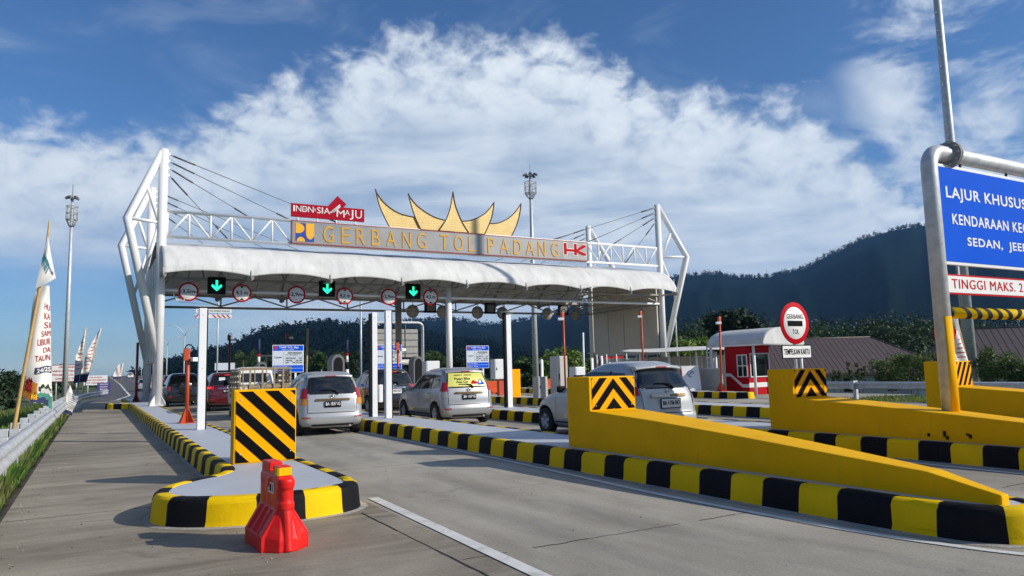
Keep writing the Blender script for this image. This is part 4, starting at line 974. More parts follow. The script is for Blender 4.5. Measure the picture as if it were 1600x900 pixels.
def height_sign(txt, loc, label, side):
    t = thing('height_sign', label, 'height limit sign', loc, 0, 'round height and width limit signs')
    p = MB().lathe([(.0001, -.012), (.46, -.012), (.475, 0), (.46, .012), (.0001, .012)], 32, (0, 0, 0), 'Y').build('plate', 'signred', t, local=True)
    MB().lathe([(.0001, -.017), (.385, -.017), (.39, -.0125)], 32, (0, 0, 0), 'Y').build('face', 'signgrey' if 0 else 'signwhite', t, local=True)
    mb = MB(); text_into(mb, txt, -.29, .29, -.105, .125, -.019, bold=.02)
    if side: tri = [[(-.36, -.0), (-.25, .0), (-.36, .0)]]
    for s in (-1, 1):
        q = [(s*.375, .075), (s*.315, 0), (s*.375, -.075)] if side else [(-.11, s*.365), (0, s*.25), (.11, s*.365)]
        mb.prism_xz(q, -.0215, -.0185)
    mb.build('lettering', 'ink', t, local=True)
    MB().cyl((0, .03, .3), (0, .03, .72), .018, 6).build('hanger', 'steel', t, local=True)
    return t
for txt, x, z, s, lb in (('3,5m', 4.02, 5.86, 1, 'round red rimmed 3,5m width sign next to the left pylon'), ('4,2 m', 6.55, 5.87, 0, 'round 4,2 m height sign right of the first green arrow'),
    ('2,9m', 9.33, 5.86, 1, 'round 2,9m sign left of the middle green arrow'), ('4,2 m', 11.95, 5.86, 0, 'round 4,2 m height sign right of the middle green arrow'),
    ('2,9m', 14.51, 5.88, 1, 'round 2,9m sign left of the rightmost green arrow'), ('4,2 m', 17.07, 5.93, 0, 'round 4,2 m height sign beside the middle column')):
    height_sign(txt, (x, 39.82, z), lb, s)
nm = ['leftmost grey sign back hanging from the rear beam', 'grey round sign back half behind the middle column', 'grey round sign back left of the black backed white post', 'grey round sign back behind the black backed white post', 'grey round sign back right of the thick mast', 'rightmost grey round sign back by the side panel']
for i, x in enumerate((19.33, 21.63, 24.4, 26.49, 30.44, 33.1)):
    t = thing('sign_back', nm[i], 'sign back', (x, 48.3, 5.83), 0, 'round sign backs on the rear beam')
    MB().lathe([(.0001, -.015), (.47, -.015), (.47, .015), (.0001, .015)], 28, (0, 0, 0), 'Y').build('plate', 'steel', t, local=True)
    MB().cyl((0, -.03, -.3), (0, -.03, .7), .025, 6).b(-.4, .4, -.03, -.016, .1, .14).b(-.4, .4, -.03, -.016, -.14, -.1).build('bracket', 'galv', t, local=True)
for i, x in enumerate((20.64, 25.42, 31.88)):
    t = thing('signal_back', ['black signal back between the two left round sign backs', 'black signal back above the black backed white post', 'black signal back left of the cream side panel'][i], 'lane signal', (x, 48.25, 6.16), 0, 'black signal backs on the rear beam')
    MB().b(-.42, .42, -.12, .10, -.42, .38, 0, .02).build('housing', 'black', t, local=True); MB().b(-.30, .30, -.135, -.121, -.3, .25).build('rear_door', 'cabd', t, local=True)
t = thing('height_board', 'small white notice over a striped strip on a slim pole behind the leftmost white post', 'notice board', (10.0, 78, 0))
A, B_, C_ = at(305, 478, 76), at(362, 489, 76), at(362, 497.5, 76); yy = 71.0; A = at(305, 478, 76); 
def on_y(px, py, Y):
    v = at(px, py, 1)-Vector((0, 0, CAM_H)); return Vector((0, 0, CAM_H))+v*(Y/v.y)
A, B_, C_, D_ = on_y(306, 478, yy), on_y(362, 489, yy), on_y(306, 490, yy), on_y(362, 497.5, yy)
MB().b(A.x, B_.x, yy-.03, yy+.03, B_.z, A.z).build('notice', 'signwhite', t)
mb = MB(); w_ = B_.x-A.x; h_ = A.z-B_.z; text_into(mb, 'TINGGI MAKS. KEND. 2,9 M', A.x+.1*w_, B_.x-.1*w_, B_.z+h_*.58, B_.z+h_*.88, yy-.033, bold=.02); text_into(mb, 'KENDARAAN YANG MELEBIHI DILARANG', A.x+.05*w_, B_.x-.05*w_, B_.z+h_*.15, B_.z+h_*.40, yy-.033); mb.build('lettering', 'ink', t, fix=False)
st = MB().b(A.x, B_.x, yy-.03, yy+.03, D_.z, C_.z-.05).build('striped_strip', 'signwhite', t)
mb = MB(); z0, z1 = D_.z+.02, C_.z-.07
for k in range(7):
    a = A.x+.15+k*w_*.13; q = .28 if k > 2 else -.28
    mb.add([(a, yy-.034, z1), (a+.17, yy-.034, z1), (a+.17+q, yy-.034, z0), (a+q, yy-.034, z0)], [[0, 1, 2, 3]])
mb.build('stripes', 'darkred', st, fix=False)
MB().cyl((A.x+w_*.62, yy+.08, 0), (A.x+w_*.62, yy+.08, A.z+1.2), .07, 8).cyl((A.x-1.4, yy+.1, A.z+.35), (B_.x+1.6, yy+.1, A.z-.05), .02, 5).build('pole', 'galv', t)
t = thing('cctv_camera', 'white cctv camera hanging beside the left pylon under the canopy', 'cctv camera', (3.5, 40.1, 5.9))
MB().cyl((3.38, 40.1, 5.94), (3.38, 40.1, 5.55), .025, 8).cyl((3.38, 40.1, 5.58), (3.55, 40.0, 5.52), .025, 8).build('arm', 'postw', t)
mb = MB(); mb.box((3.68, 39.95, 5.48), (.42, .17, .16), 0, -.35, .02); mb.build('body', 'postw', t); MB().box((3.885, 39.875, 5.48), (.02, .13, .12), 0, -.35).build('lens', 'black', t)

# ---- white detector posts
def post(loc, h, label, w=.20, dark=False):
    t = thing('detector_post', label, 'white post', loc, 0, 'tall white vehicle detector posts')
    MB().b(-w/2, w/2, -.08, .08, 0, h, 0, .012).build('mast', 'postw', t, local=True)
    mb = MB()
    if dark: mb.b(-w/2-.065, -w/2-.001, -.07, .09, .0, h-.03)
    else: mb.b(w/2+.001, w/2+.03, -.07, .09, .0, h-.03)
    mb.build('sensor_face', 'black', t, local=True)
    mb = MB(); mb.lathe([(.012, 0), (.010, -.006), (.0001, -.006)], 8, (0, -.081, h-.18), 'Y'); mb.lathe([(.012, 0), (.010, -.006), (.0001, -.006)], 8, (0, -.081, h*.5), 'Y'); mb.build('bolts', 'steel', t, local=True)
    return t
post((2.40, 20.3, .298), 3.06, 'tall white post on the left island near the orange camera pole', .18)
t = post((7.42, 21.7, .298), 3.14, 'left one of the two white posts on the second island, its dark side showing', .16, True)
MB().b(.14, .26, -.06, .06, .42, .95, 0, .02).build('side_box', 'postw', t, local=True)
post((7.50, 20.7, .298), 3.12, 'right one of the two white posts on the second island', .175)
t = post((12.70, 22.8, .298), 3.35, 'single white post with black backed side on the third island', .19, True)
MB().cyl((0, .03, 3.3), (0, .03, 3.36), .23, 20).build('cap_disc', 'steel', t, local=True)
t = thing('control_box', 'small white rounded box on the island left of the black backed post', 'control box', (12.0, 23.5, .298))
MB().b(11.90, 12.08, 23.4, 23.6, .42, 1.0, 0, .03).b(11.97, 12.01, 23.48, 23.52, .298, .42).build('box', 'cabw', t)
def bollard(loc, h, label, r=.075):
    t = thing('bollard', label, 'bollard', loc, 0, 'white bollards on the islands')
    MB().lathe([(r*1.5, 0), (r*1.5, .03), (r, .031), (r, h-.05), (r*.7, h-.01), (.001, h)], 14).build('tube', 'postw', t, local=True); MB().b(-r-.03, -r, -.05, .05, .05, h*.9).build('dark_strip', 'black', t, local=True)
bollard((18.25, 29.6, .298), 1.75, 'white bollard just right of the black backed white post', .085)
bollard((18.25, 28.6, .298), 1.68, 'second white bollard right of the black backed white post, by the tree', .09)
bollard((26.4, 37.0, .298), 1.9, 'short white bollard left of the thin white pole over the pale car roof', .11)
bollard((26.4, 36.0, .298), 2.0, 'white bollard under the lower left corner of the cream panel', .10)
bollard((26.4, 35.2, .298), 1.6, 'stubby white bollard right above the pale grey car roof', .12)
t = thing('barrier_pole', 'thin tall white pole left of the cream side panel', 'pole', (26.7, 38.3, .298)); MB().cyl((26.7, 38.3, .298), (26.75, 38.3, 3.8), .06, 10).b(26.55, 26.85, 38.15, 38.45, .298, .33).build('tube', 'postw', t)
t = thing('barrier_pole', 'thin white pole between the rear gantry and the middle column', 'pole', (16.5, 40.6, .3)); MB().cyl((18.4, 44.4, .298), (18.4, 44.4, 4.6), .07, 10).b(18.2, 18.6, 44.2, 44.6, .298, .33).build('tube', 'postw', t)

# ---- tariff boards
def tariff(loc, label):
    t = thing('tariff_board', label, 'tariff board', loc, 0, 'blue toll tariff boards')
    b = MB().b(-.68, .68, -.02, .02, 1.42, 2.64, 0, .01).build('board', 'signwhite', t, local=True)
    mb = MB(); mb.b(-.655, .655, -.026, -.021, 2.38, 2.615); mb.b(-.655, .655, -.026, -.021, 1.445, 1.60); mb.b(-.655, .655, -.026, -.021, 1.615, 1.74); mb.build('blue_bands', 'signblue', b, local=True)
    mb = MB(); mb.b(-.655, .655, -.0245, -.0206, 1.755, 2.365); mb.build('table', 'signgrey', b, local=True)
    mb = MB(); text_into(mb, 'TARIF TOL (Rp)', -.40, .45, 2.47, 2.57, -.029, bold=.02); text_into(mb, 'GERBANG TOL PADANG', -.30, .25, 2.405, 2.445, -.029)
    text_into(mb, 'GOL I : BUS, SEDAN', -.62, -.05, 1.655, 1.70, -.029); text_into(mb, 'GOL II : TRUK', -.62, .0, 1.50, 1.55, -.029); mb.build('lettering', 'signwhite', b, local=True, fix=False)
    mb = MB(); text_into(mb, 'GOLONGAN', -.02, .58, 2.25, 2.33, -.027, bold=.02); text_into(mb, 'TUJUAN', -.60, -.28, 2.04, 2.12, -.027, bold=.015)
    for k, tx in enumerate(('I', 'II', 'III', 'IV', 'V')): text_into(mb, tx, -.06+k*.14, -.06+k*.14+.03*len(tx), 2.17, 2.215, -.027)
    for r, rowz in enumerate((2.05, 1.95, 1.85)):
        for k in range(5):
            if (r+k) % 4 != 3: mb.b(-.09+k*.145, .015+k*.145, -.0272, -.0262, rowz-.02, rowz+.02)
    for k in range(6): mb.b(-.115+k*.145, -.109+k*.145, -.0272, -.0262, 1.79, 2.23)
    for z in (2.23, 2.10, 2.0, 1.9): mb.b(-.115, .62, -.0271, -.0262, z, z+.005)
    mb.b(-.20, -.19, -.0272, -.0262, 1.79, 2.33); mb.build('table_print', 'ink', b, local=True, fix=False)
    mb = MB(); mb.b(-.61, -.47, -.029, -.0262, 2.45, 2.59); mb.build('emblem', 'darkred', b, local=True)
    MB().b(-.38, -.30, .022, .09, 0, 2.5).b(.30, .38, .022, .09, 0, 2.5).build('legs', 'postw', t, local=True)
    return t
tb = tariff((7.5, 33.5, .298), 'leftmost blue and white tariff board, above the silver car with dark rear window')
dup(tb, (12.3, 33.9, .298), 'middle tariff board, half hidden by the pair of white posts')
dup(tb, (18.1, 35.9, .298), 'rightmost tariff board, above the car with the yellow window film')

# ---- orange camera poles
def cam_pole(loc, h, label, m_='orsteel', r=.055, side=1, lean=0.0, head=True):
    t = thing('camera_pole', label, 'camera pole', loc, 0, 'painted camera poles')
    MB().cyl((0, 0, .0), (lean, 0, h), r, 12).build('pole', m_, t, local=True)
    mb = MB().b(-.24, .24, -.24, .24, 0, .02)
    for a in range(4):
        dx, dy = math.cos(a*math.pi/2+.785), math.sin(a*math.pi/2+.785); q = Vector((-dy, dx, 0))*.012
        A = [Vector((dx*r*.8, dy*r*.8, .02)), Vector((dx*.26, dy*.26, .02)), Vector((dx*r*.8, dy*r*.8, .45))]
        mb.add([p+q for p in A]+[p-q for p in A], [[0, 1, 2], [5, 4, 3], [0, 3, 4, 1], [1, 4, 5, 2], [2, 5, 3, 0]])
    mb.build('base_plate', m_, t, local=True)
    if head:
        MB().b(lean-r-.07, lean+r*.5, -.07, .07, h-.36, h-.02, 0, .02).build('junction_box', m_, t, local=True)
        c = MB().box((lean+side*.20, -.10, h-.33), (.26, .14, .12), 0, side*.4, .02).cyl((lean, 0, h-.28), (lean+side*.16, -.06, h-.30), .02, 6).build('camera', 'postw', t, local=True)
        mb = MB().tube([(lean+.02+.11*math.cos(a*.45), -.02, h-.02+.13*math.sin(a*.45)) for a in range(14)], .018, 6); mb.build('cable_loop', 'black', t, local=True)
    return t
cam_pole((2.41, 23.6, .298), 2.16, 'orange camera pole with white camera on the left island, left of the tall white post', side=1)
cam_pole((12.0, 31.8, .298), 2.65, 'orange camera pole with white lamp between silver car and white posts', side=1)
cam_pole((18.1, 27.4, .298), 3.8, 'tall orange pole right of the thick galvanised mast', r=.045, side=-1)
cam_pole((26.7, 32.5, .298), 4.4, 'tall orange pole standing in front of the cream side panel', r=.05, side=-1)
cam_pole((26.62, 26.6, .298), 3.65, 'orange pole with white camera in front of the red booth', r=.05, side=-1, lean=.15)
cam_pole((7.5, 49.8, .298), 3.95, 'dark red camera pole above the white truck', 'brsteel', .07)
cam_pole((11.2, 50.2, .298), 4.1, 'dark red camera pole right of the leftmost tariff board', 'brsteel', .07)
cam_pole((2.2, 48.0, .298), 3.4, 'dark red pole left of the left pylon', 'brsteel', .07, head=False)

# ---- island machines
def arch_machine(loc, label, h=1.9, w=.46):
    t = thing('toll_machine', label, 'toll machine', loc, 0, 'arched toll machines')
    pts = [(-w/2, 0), (-w/2, h-.3)] + disc_pts(0, h-.3, w/2, .3, 180, 0, 12)[1:] + [(w/2, 0)]
    MB().prism_xz(pts, -.3, .3).build('shell', 'cabd', t, local=True)
    pts2 = [(-w/2+.07, .3), (-w/2+.07, h-.32)] + disc_pts(0, h-.32, w/2-.07, .22, 180, 0, 12)[1:] + [(w/2-.07, .3)]
    f = MB().prism_xz(pts2, -.315, -.301).build('front_plate', 'black', t, local=True); MB().b(-.12, .14, -.325, -.3155, 1.15, 1.4).build('screen', 'black', f, local=True)
    return t
am = arch_machine((7.6, 26.4, .298), 'grey arched machine beside the beacon, above the silver car roof right corner', 2.0)
dup(am, (7.4, 39.0, .298), 'grey arched machine behind the white truck cab')
dup(am, (12.5, 30.9, .298), 'grey arched machine between the black car and the middle column')
def beacon(loc, label):
    t = thing('beacon_post', label, 'beacon post', loc, 0, 'banded beacon posts')
    for z0, z1, mm in ((0, 1.55, 'postw'), (1.55, 1.95, 'black'), (1.95, 2.3, 'signwhite'), (2.3, 2.45, 'signred'), (2.45, 3.2, 'clothnavy')): MB().cyl((0, 0, z0), (0, 0, z1), .075 if z0 else .10, 12).build('band', mm, t, local=True)
    return t
bc = beacon((7.5, 40.2, .298), 'black, red and white banded beacon above the white truck'); dup(bc, (12.35, 40.7, .298), 'banded beacon between silver car roof and the orange pole')
def cabinet(loc, sx, sy, sz, label, m_='cab', legs=0.0):
    t = thing('electric_cabinet', label, 'cabinet', loc, 0)
    b = MB().b(-sx/2, sx/2, -sy/2, sy/2, legs, legs+sz, 0, .015).build('body', m_, t, local=True)
    MB().b(-sx/2+.04, sx/2-.04, -sy/2-.012, -sy/2-.001, legs+.05, legs+sz-.05).build('door', m_, b, local=True); MB().b(-sx/2+.08, -sx/2+.12, -sy/2-.03, -sy/2-.0125, legs+sz*.45, legs+sz*.58).build('handle', 'black', b, local=True)
    if legs: MB().b(-.18, .18, -.12, .12, 0, legs-.001).build('plinth', 'orsteel', t, local=True)
    return t
cabinet((18.15, 33.4, .298), .95, .5, 1.0, 'white cabinet on orange plinth right of the rightmost tariff board', 'cabw', .85)
cabinet((18.1, 27.9, .298), .55, .6, 1.85, 'tall grey cabinet left of the tall orange pole', 'cab')
cabinet((18.2, 26.6, .298), .5, .5, 1.35, 'white cabinet just right of the tall orange pole, over the pale car bonnet', 'cabw')
cabinet((17.9, 29.2, .298), .5, .5, .95, 'low pale box between the two white bollards', 'cab')
cabinet((12.4, 29.0, .298), .6, .5, 1.75, 'white box behind the roof of the car with yellow window film', 'cabw')
t = thing('equipment_panel', 'amber yellow panel box right behind the car with the yellow window film', 'panel box', (17.7, 31.0, .298)); MB().b(17.2, 17.85, 30.9, 31.3, .298, 1.62, 0, .02).build('body', 'refl', t); MB().b(17.25, 17.8, 30.88, 30.899, .4, 1.5).build('door', 'refl', t)
# small T pole
t = thing('lamp_post', 'small grey T shaped post behind the silver car roof', 'post', (9.5, 50, 0)); MB().cyl((9.9, 50.5, 0), (9.9, 50.5, 2.9), .05, 8).b(9.3, 10.5, 50.45, 50.55, 2.88, 2.95).build('post', 'galv', t)
t = thing('wooden_pole', 'thin brown grey pole above the silver car roof', 'pole', (11, 42, 0)); MB().cyl((10.75, 43.5, .0), (10.85, 43.5, 4.3), .07, 8).b(10.65, 10.85, 43.4, 43.6, 0, .04).build('pole', 'wood', t)
# orange water barriers
def obar(loc, label, rz=0.0):
    t = thing('water_barrier', label, 'road barrier', loc, rz, 'orange water barriers')
    mb = MB(); P = [(-.25, 0), (-.25, .2), (-.1, .45), (-.08, .9), (.08, .9), (.1, .45), (.25, .2), (.25, 0)]
    v0 = [(-.75, x, z) for x, z in P]; v1 = [(.75, x, z) for x, z in P]; n = len(P)
    mb.add(v0+v1, [list(range(n)), list(range(n, 2*n))[::-1]]+[[i, (i+1) % n, n+(i+1) % n, n+i] for i in range(n)]); mb.build('shell', 'orpl', t, local=True)
    mb = MB()
    for x in (-.2, .2): mb.b(x-.05, x+.05, -.265, -.20, .05, .16)
    mb.build('fork_slots', 'black', t, local=True); return t
ob = obar((27.6, 43.6, 0), 'orange water barrier left of the thick galvanised mast base', -.2)
dup(ob, (30.2, 42.6, 0), 'orange water barrier just right of the thick galvanised mast base'); dup(ob, (31.7, 41.6, 0), 'orange water barrier nearest the pale grey car bonnet')
dup(ob, (22.6, 42.8, 0), 'orange water barrier behind the amber panel box')

# ---- lane gantry with blue sign
gy = 7.2
t = thing('height_gantry', 'galvanised pipe gantry with a striped bar over the right lane', 'gantry', (12.3, gy, .7))
el_ = [(12.32, gy, .55), (12.32, gy, 4.85)] + [(12.32+.30-.30*math.cos(a*math.pi/12), gy, 4.85+.30*math.sin(a*math.pi/12)) for a in range(1, 7)] + [(17.85, gy, 5.15)] 
MB().tube(el_+[(18.15, gy, 4.85), (18.15, gy, .25)], .132, 20).build('frame_pipe', 'galv', t)
mb = MB(); mb.lathe([(.235, -.075), (.235, -.045), (.15, -.044)], 24, (12.98, gy, 5.15), 'X'); mb.lathe([(.15, .004), (.235, .005), (.235, .035), (.15, .036)], 24, (12.95, gy, 5.15), 'X')
for k in range(10):
    a = k*.628; mb.cyl((12.84, gy+.195*math.cos(a), 5.15+.195*math.sin(a)), (13.04, gy+.195*math.cos(a), 5.15+.195*math.sin(a)), .022, 6)
mb.build('flange', 'steel', t)
mb = MB(); P = []
for i in range(11):
    a = math.pi*(-.62+.5)+math.pi*1.0*(i/10-.5)-.0
    P.append(a)
mb.grid([[(12.32+.138*math.cos(a), gy+.138*math.sin(a), z) for a in [(-2.45+3.0*i/12) for i in range(13)]] for z in (.6, 2.30)]); ys_ = mb.build('yellow_sleeve', 'ywall', t); sdm = ys_.modifiers.new('solid', 'SOLIDIFY'); sdm.thickness = .006
bar = MB().cyl((12.52, gy, 2.37), (17.9, gy, 2.37), .098, 20).build('height_bar', 'kyel', t)
MB().cyl((12.44, gy, 2.37), (12.52, gy, 2.37), .10, 20).build('bar_end', 'black', bar)
mb = MB()
for k in range(16):
    x = 12.86+k*.325
    mb.grid([[(x+dx+(-.08 if k % 16 < 5 else .08)*math.sin(a), gy+.1005*math.cos(a), 2.37+.1005*math.sin(a)) for a in [6.2832*i/24 for i in range(25)]] for dx in (0, .145)])
mb.build('bar_stripes', 'kblk', bar, fix=True)
sg = thing('lane_sign', 'large blue sign with white lane wording hanging from the pipe gantry', 'road sign', (14.2, gy, 3.2))
MB().b(12.42, 15.98, gy-.03, gy+.03, 3.19, 4.95, 0, .012).build('panel', 'signwhite', sg)
pn = MB().b(12.475, 15.925, gy-.036, gy-.0305, 3.245, 4.895).build('blue_field', 'signblue', sg)
mb = MB()
text_into(mb, 'LAJUR KHUSUS', 12.68, 15.28, 4.30, 4.56, gy-.038, bold=.017, spacing=1.10); text_into(mb, 'KENDARAAN KECIL', 12.80, 15.50, 3.90, 4.09, gy-.038, bold=.017, spacing=1.10); text_into(mb, 'SEDAN,  JEEP', 13.20, 15.15, 3.50, 3.70, gy-.038, bold=.017, spacing=1.10)
mb.build('lettering', 'signwhite', pn, fix=False)
mb = MB()
for x in (12.75, 13.05): mb.b(x-.01, x+.01, gy+.031, gy+.06, 3.3, 4.85)
for x in (13.25, 14.75, 15.6): mb.tube([(x, gy, 4.955), (x+.015, gy, 4.985), (x, gy, 5.01)], .02, 6)
mb.build('shackles', 'black', sg)
hs = thing('clearance_sign', 'white strip sign with red wording hanging under the large blue sign', 'road sign', (14.2, gy, 2.7))
MB().b(12.46, 15.98, gy-.02, gy+.02, 2.685, 3.03, 0, .006).build('panel', 'signred', hs); p = MB().b(12.50, 15.94, gy-.026, gy-.021, 2.715, 3.0).build('white_field', 'signwhite', hs)
lettering('TINGGI MAKS. 2,1 M', 12.64, 15.45, 2.76, 2.95, gy-.028, 'signred', p, bold=.0, spacing=1.12, local=False)
for x in (12.9, 15.5): MB().b(x, x+.04, gy-.005, gy+.005, 3.03, 3.19).build('hanger', 'galv', hs)

# ---- round toll gate signs
def toll_sign(loc, label):
    t = thing('toll_gate_sign', label, 'road sign', loc, 0, 'round toll gate signs')
    MB().cyl((0, .05, 0), (0, .05, 3.0), .045, 10).build('pole', 'galv', t, local=True)
    MB().lathe([(.0001, -.012), (.62, -.012), (.635, 0), (.62, .012), (.0001, .012)], 40, (0, 0, 2.48), 'Y').build('disc', 'signred', t, local=True)
    f = MB().lathe([(.0001, -.017), (.48, -.017), (.485, -.0125)], 40, (0, 0, 2.48), 'Y').build('face', 'signwhite', t, local=True)
    mb = MB(); text_into(mb, 'GERBANG', -.34, .36, 2.61, 2.75, -.019, bold=.0); text_into(mb, 'TOL', -.13, .15, 2.15, 2.29, -.019, bold=.0); mb.b(-.32, .33, -.021, -.018, 2.385, 2.55, 0, 0); mb.build('print', 'ink', f, local=True, fix=False)
    p = MB().b(-.64, .64, -.02, .0, 1.42, 1.83).build('border_plate', 'ink', t, local=True); q = MB().b(-.61, .61, -.026, -.0205, 1.45, 1.80).build('plate', 'signwhite', t, local=True)
    mb = MB(); text_into(mb, 'TEMPELKAN KARTU', -.56, .56, 1.54, 1.71, -.028, bold=.012); mb.build('lettering', 'ink', q, local=True, fix=False)
    return t
ts = toll_sign((18.3, 15.15, .298), 'round red rimmed toll sign with its whole card plate visible, over the chevron wall')
dup(ts, (26.05, 15.2, .02), 'round red rimmed toll sign half hidden behind the gantry post')

# ---- light masts
def mast(loc, h, label, r=.30, pr=.58):
    t = thing('light_mast', label, 'light mast', loc, 0, 'tall galvanised light masts')
    MB().tube([(0, 0, 0), (0, 0, h*.5), (0, 0, h)], [r, r*.72, r*.42], 14).build('pole', 'galv', t, local=True)
    MB().cyl((0, 0, 0), (0, 0, .05), r*1.6, 14).build('base_plate', 'galv', t, local=True)
    mb = MB()
    for k in range(int((h-3)/1.0)): mb.cyl((-r*.5, 0, 3+k), (-r*.9-.12, -.05, 3+k), .018, 5)
    mb.build('climbing_rungs', 'galv', t, local=True)
    mb = MB(); z = h-1.8
    for zz, rr in ((z, pr), (z+.55, pr), (z+1.1, pr)):
        mb.tube([(rr*math.cos(a*math.pi/10), rr*math.sin(a*math.pi/10), zz) for a in range(21)], .03, 6)
    for a in range(10):
        c, s = math.cos(a*.628), math.sin(a*.628); mb.cyl((c*pr, s*pr, z), (c*pr, s*pr, z+1.1), .022, 5); mb.cyl((c*.15, s*.15, z-.6), (c*pr, s*pr, z), .03, 5); mb.cyl((c*.2, s*.2, z), (c*pr, s*pr, z), .02, 5)
    mb.build('platform', 'steel', t, local=True)
    mb = MB(); mb.cyl((0, 0, h-.1), (0, 0, h+1.2), .025, 6)
    for a in range(5):
        c, s = math.cos(a*1.2566+.4), math.sin(a*1.2566+.4); mb.box((c*pr*.95, s*pr*.95, h+.05), (.42*pr/.62, .34*pr/.62, .18), 0, a*1.2566+.4, .02, Matrix.Rotation(a*1.2566+.4, 4, 'Z') @ Matrix.Rotation(.5, 4, 'Y')); mb.cyl((0, 0, h-.05), (c*pr*.9, s*pr*.9, h), .03, 5)
    mb.build('floodlights', 'cabd', t, local=True)
    return t
mast((-1.95, 70, 0), 16.6, 'slim tall light mast left of the gate, beside the flags', .21, .42)
mast((36.94, 61, 0), 20.6, 'tall light mast behind the gate, above the golden horns')
mast((38.9, 21.5, 0), 29.0, 'tall light mast behind the blue lane sign, cut by the photo top', .31)
t = thing('lamp_pole', 'slim grey pole between silver car and white posts, reaching the rear beam', 'pole', (28.1, 87, 0)); MB().cyl((28.1, 87, 0), (28.1, 87, 10.5), .13, 8).b(27.8, 28.4, 86.7, 87.3, 0, .05).build('pole', 'galv', t)
t = thing('lamp_pole', 'slim grey pole right of the right pylon leg', 'pole', (39, 46, 0)); MB().tube([(39.2, 43.6, 0), (39.2, 43.6, 8.3)], [.08, .04], 8).build('pole', 'galv', t)
def street_lamp(loc, h, label, double=True):
    t = thing('street_lamp', label, 'street lamp', loc, 0, 'street lamps along the highway')
    MB().tube([(0, 0, 0), (0, 0, h*.82)], [.13, .08], 8).build('pole', 'galv', t, local=True)
    for s in ((-1, 1) if double else (-1,)):
        pts = [(0, 0, h*.82), (s*.35, 0, h*.89), (s*.95, 0, h*.955), (s*1.7, 0, h*.985), (s*2.5, 0, h)]
        a = MB().tube(pts, [.07, .065, .06, .05, .045], 8).build('arm', 'galv', t, local=True); MB().box((s*2.85, 0, h), (.8, .25, .10), 0, 0, .03).build('luminaire', 'cab', a, local=True)
    return t
sl0 = street_lamp((12.5, 128, 0), 10.0, 'nearest double armed street lamp, left of the tall white post')
for k, (y, x, lb) in enumerate([(165, 12.9, 'second double armed street lamp, beside the left pylon foot'), (215, 13.6, 'third street lamp just left of the left pylon'), (275, 15.2, 'fourth street lamp receding left of the pylon'), (345, 17.5, 'fifth street lamp receding left of the pylon'), (430, 20, 'sixth street lamp, small above the far cars'), (530, 23.5, 'farthest street lamp, tiny above the road')]):
    dup(sl0, (x, y, 0), lb)

# ---- rear gantry seen from behind
t = thing('rear_gantry', 'white pipe gantry beyond the gate, seen from behind', 'gantry', (22, 62.7, 0))
MB().tube([(21.2, 62.7, 0), (21.2, 62.7, 5.6)] + [(21.2+.45-.45*math.cos(a*math.pi/10), 62.7, 5.6+.45*math.sin(a*math.pi/10)) for a in range(1, 6)] + [(25.6, 62.7, 6.05)] + [(25.6+.45*math.sin(a*math.pi/10), 62.7, 5.6+.45*math.cos(a*math.pi/10)) for a in range(1, 6)] + [(26.05, 62.7, 0)], .12, 12).build('frame_pipe', 'galv', t)
t = thing('gantry_board', 'grey back of a big board hanging from the rear gantry', 'sign board', (22.5, 62.6, 3))
MB().b(21.65, 25.5, 62.5, 62.56, 2.95, 5.45).build('back_sheet', 'steel', t)
mb = MB()
for z in (3.3, 3.9, 4.5, 5.1): mb.b(21.65, 25.5, 62.45, 62.499, z-.03, z+.03)
for x in (22.6, 24.3): mb.b(x-.03, x+.03, 62.43, 62.449, 2.95, 5.9)
mb.build('stiffeners', 'cabd', t); MB().cyl((21.65, 62.4, 2.5), (25.4, 62.4, 2.5), .25, 12).build('lower_bar', 'cab', t)

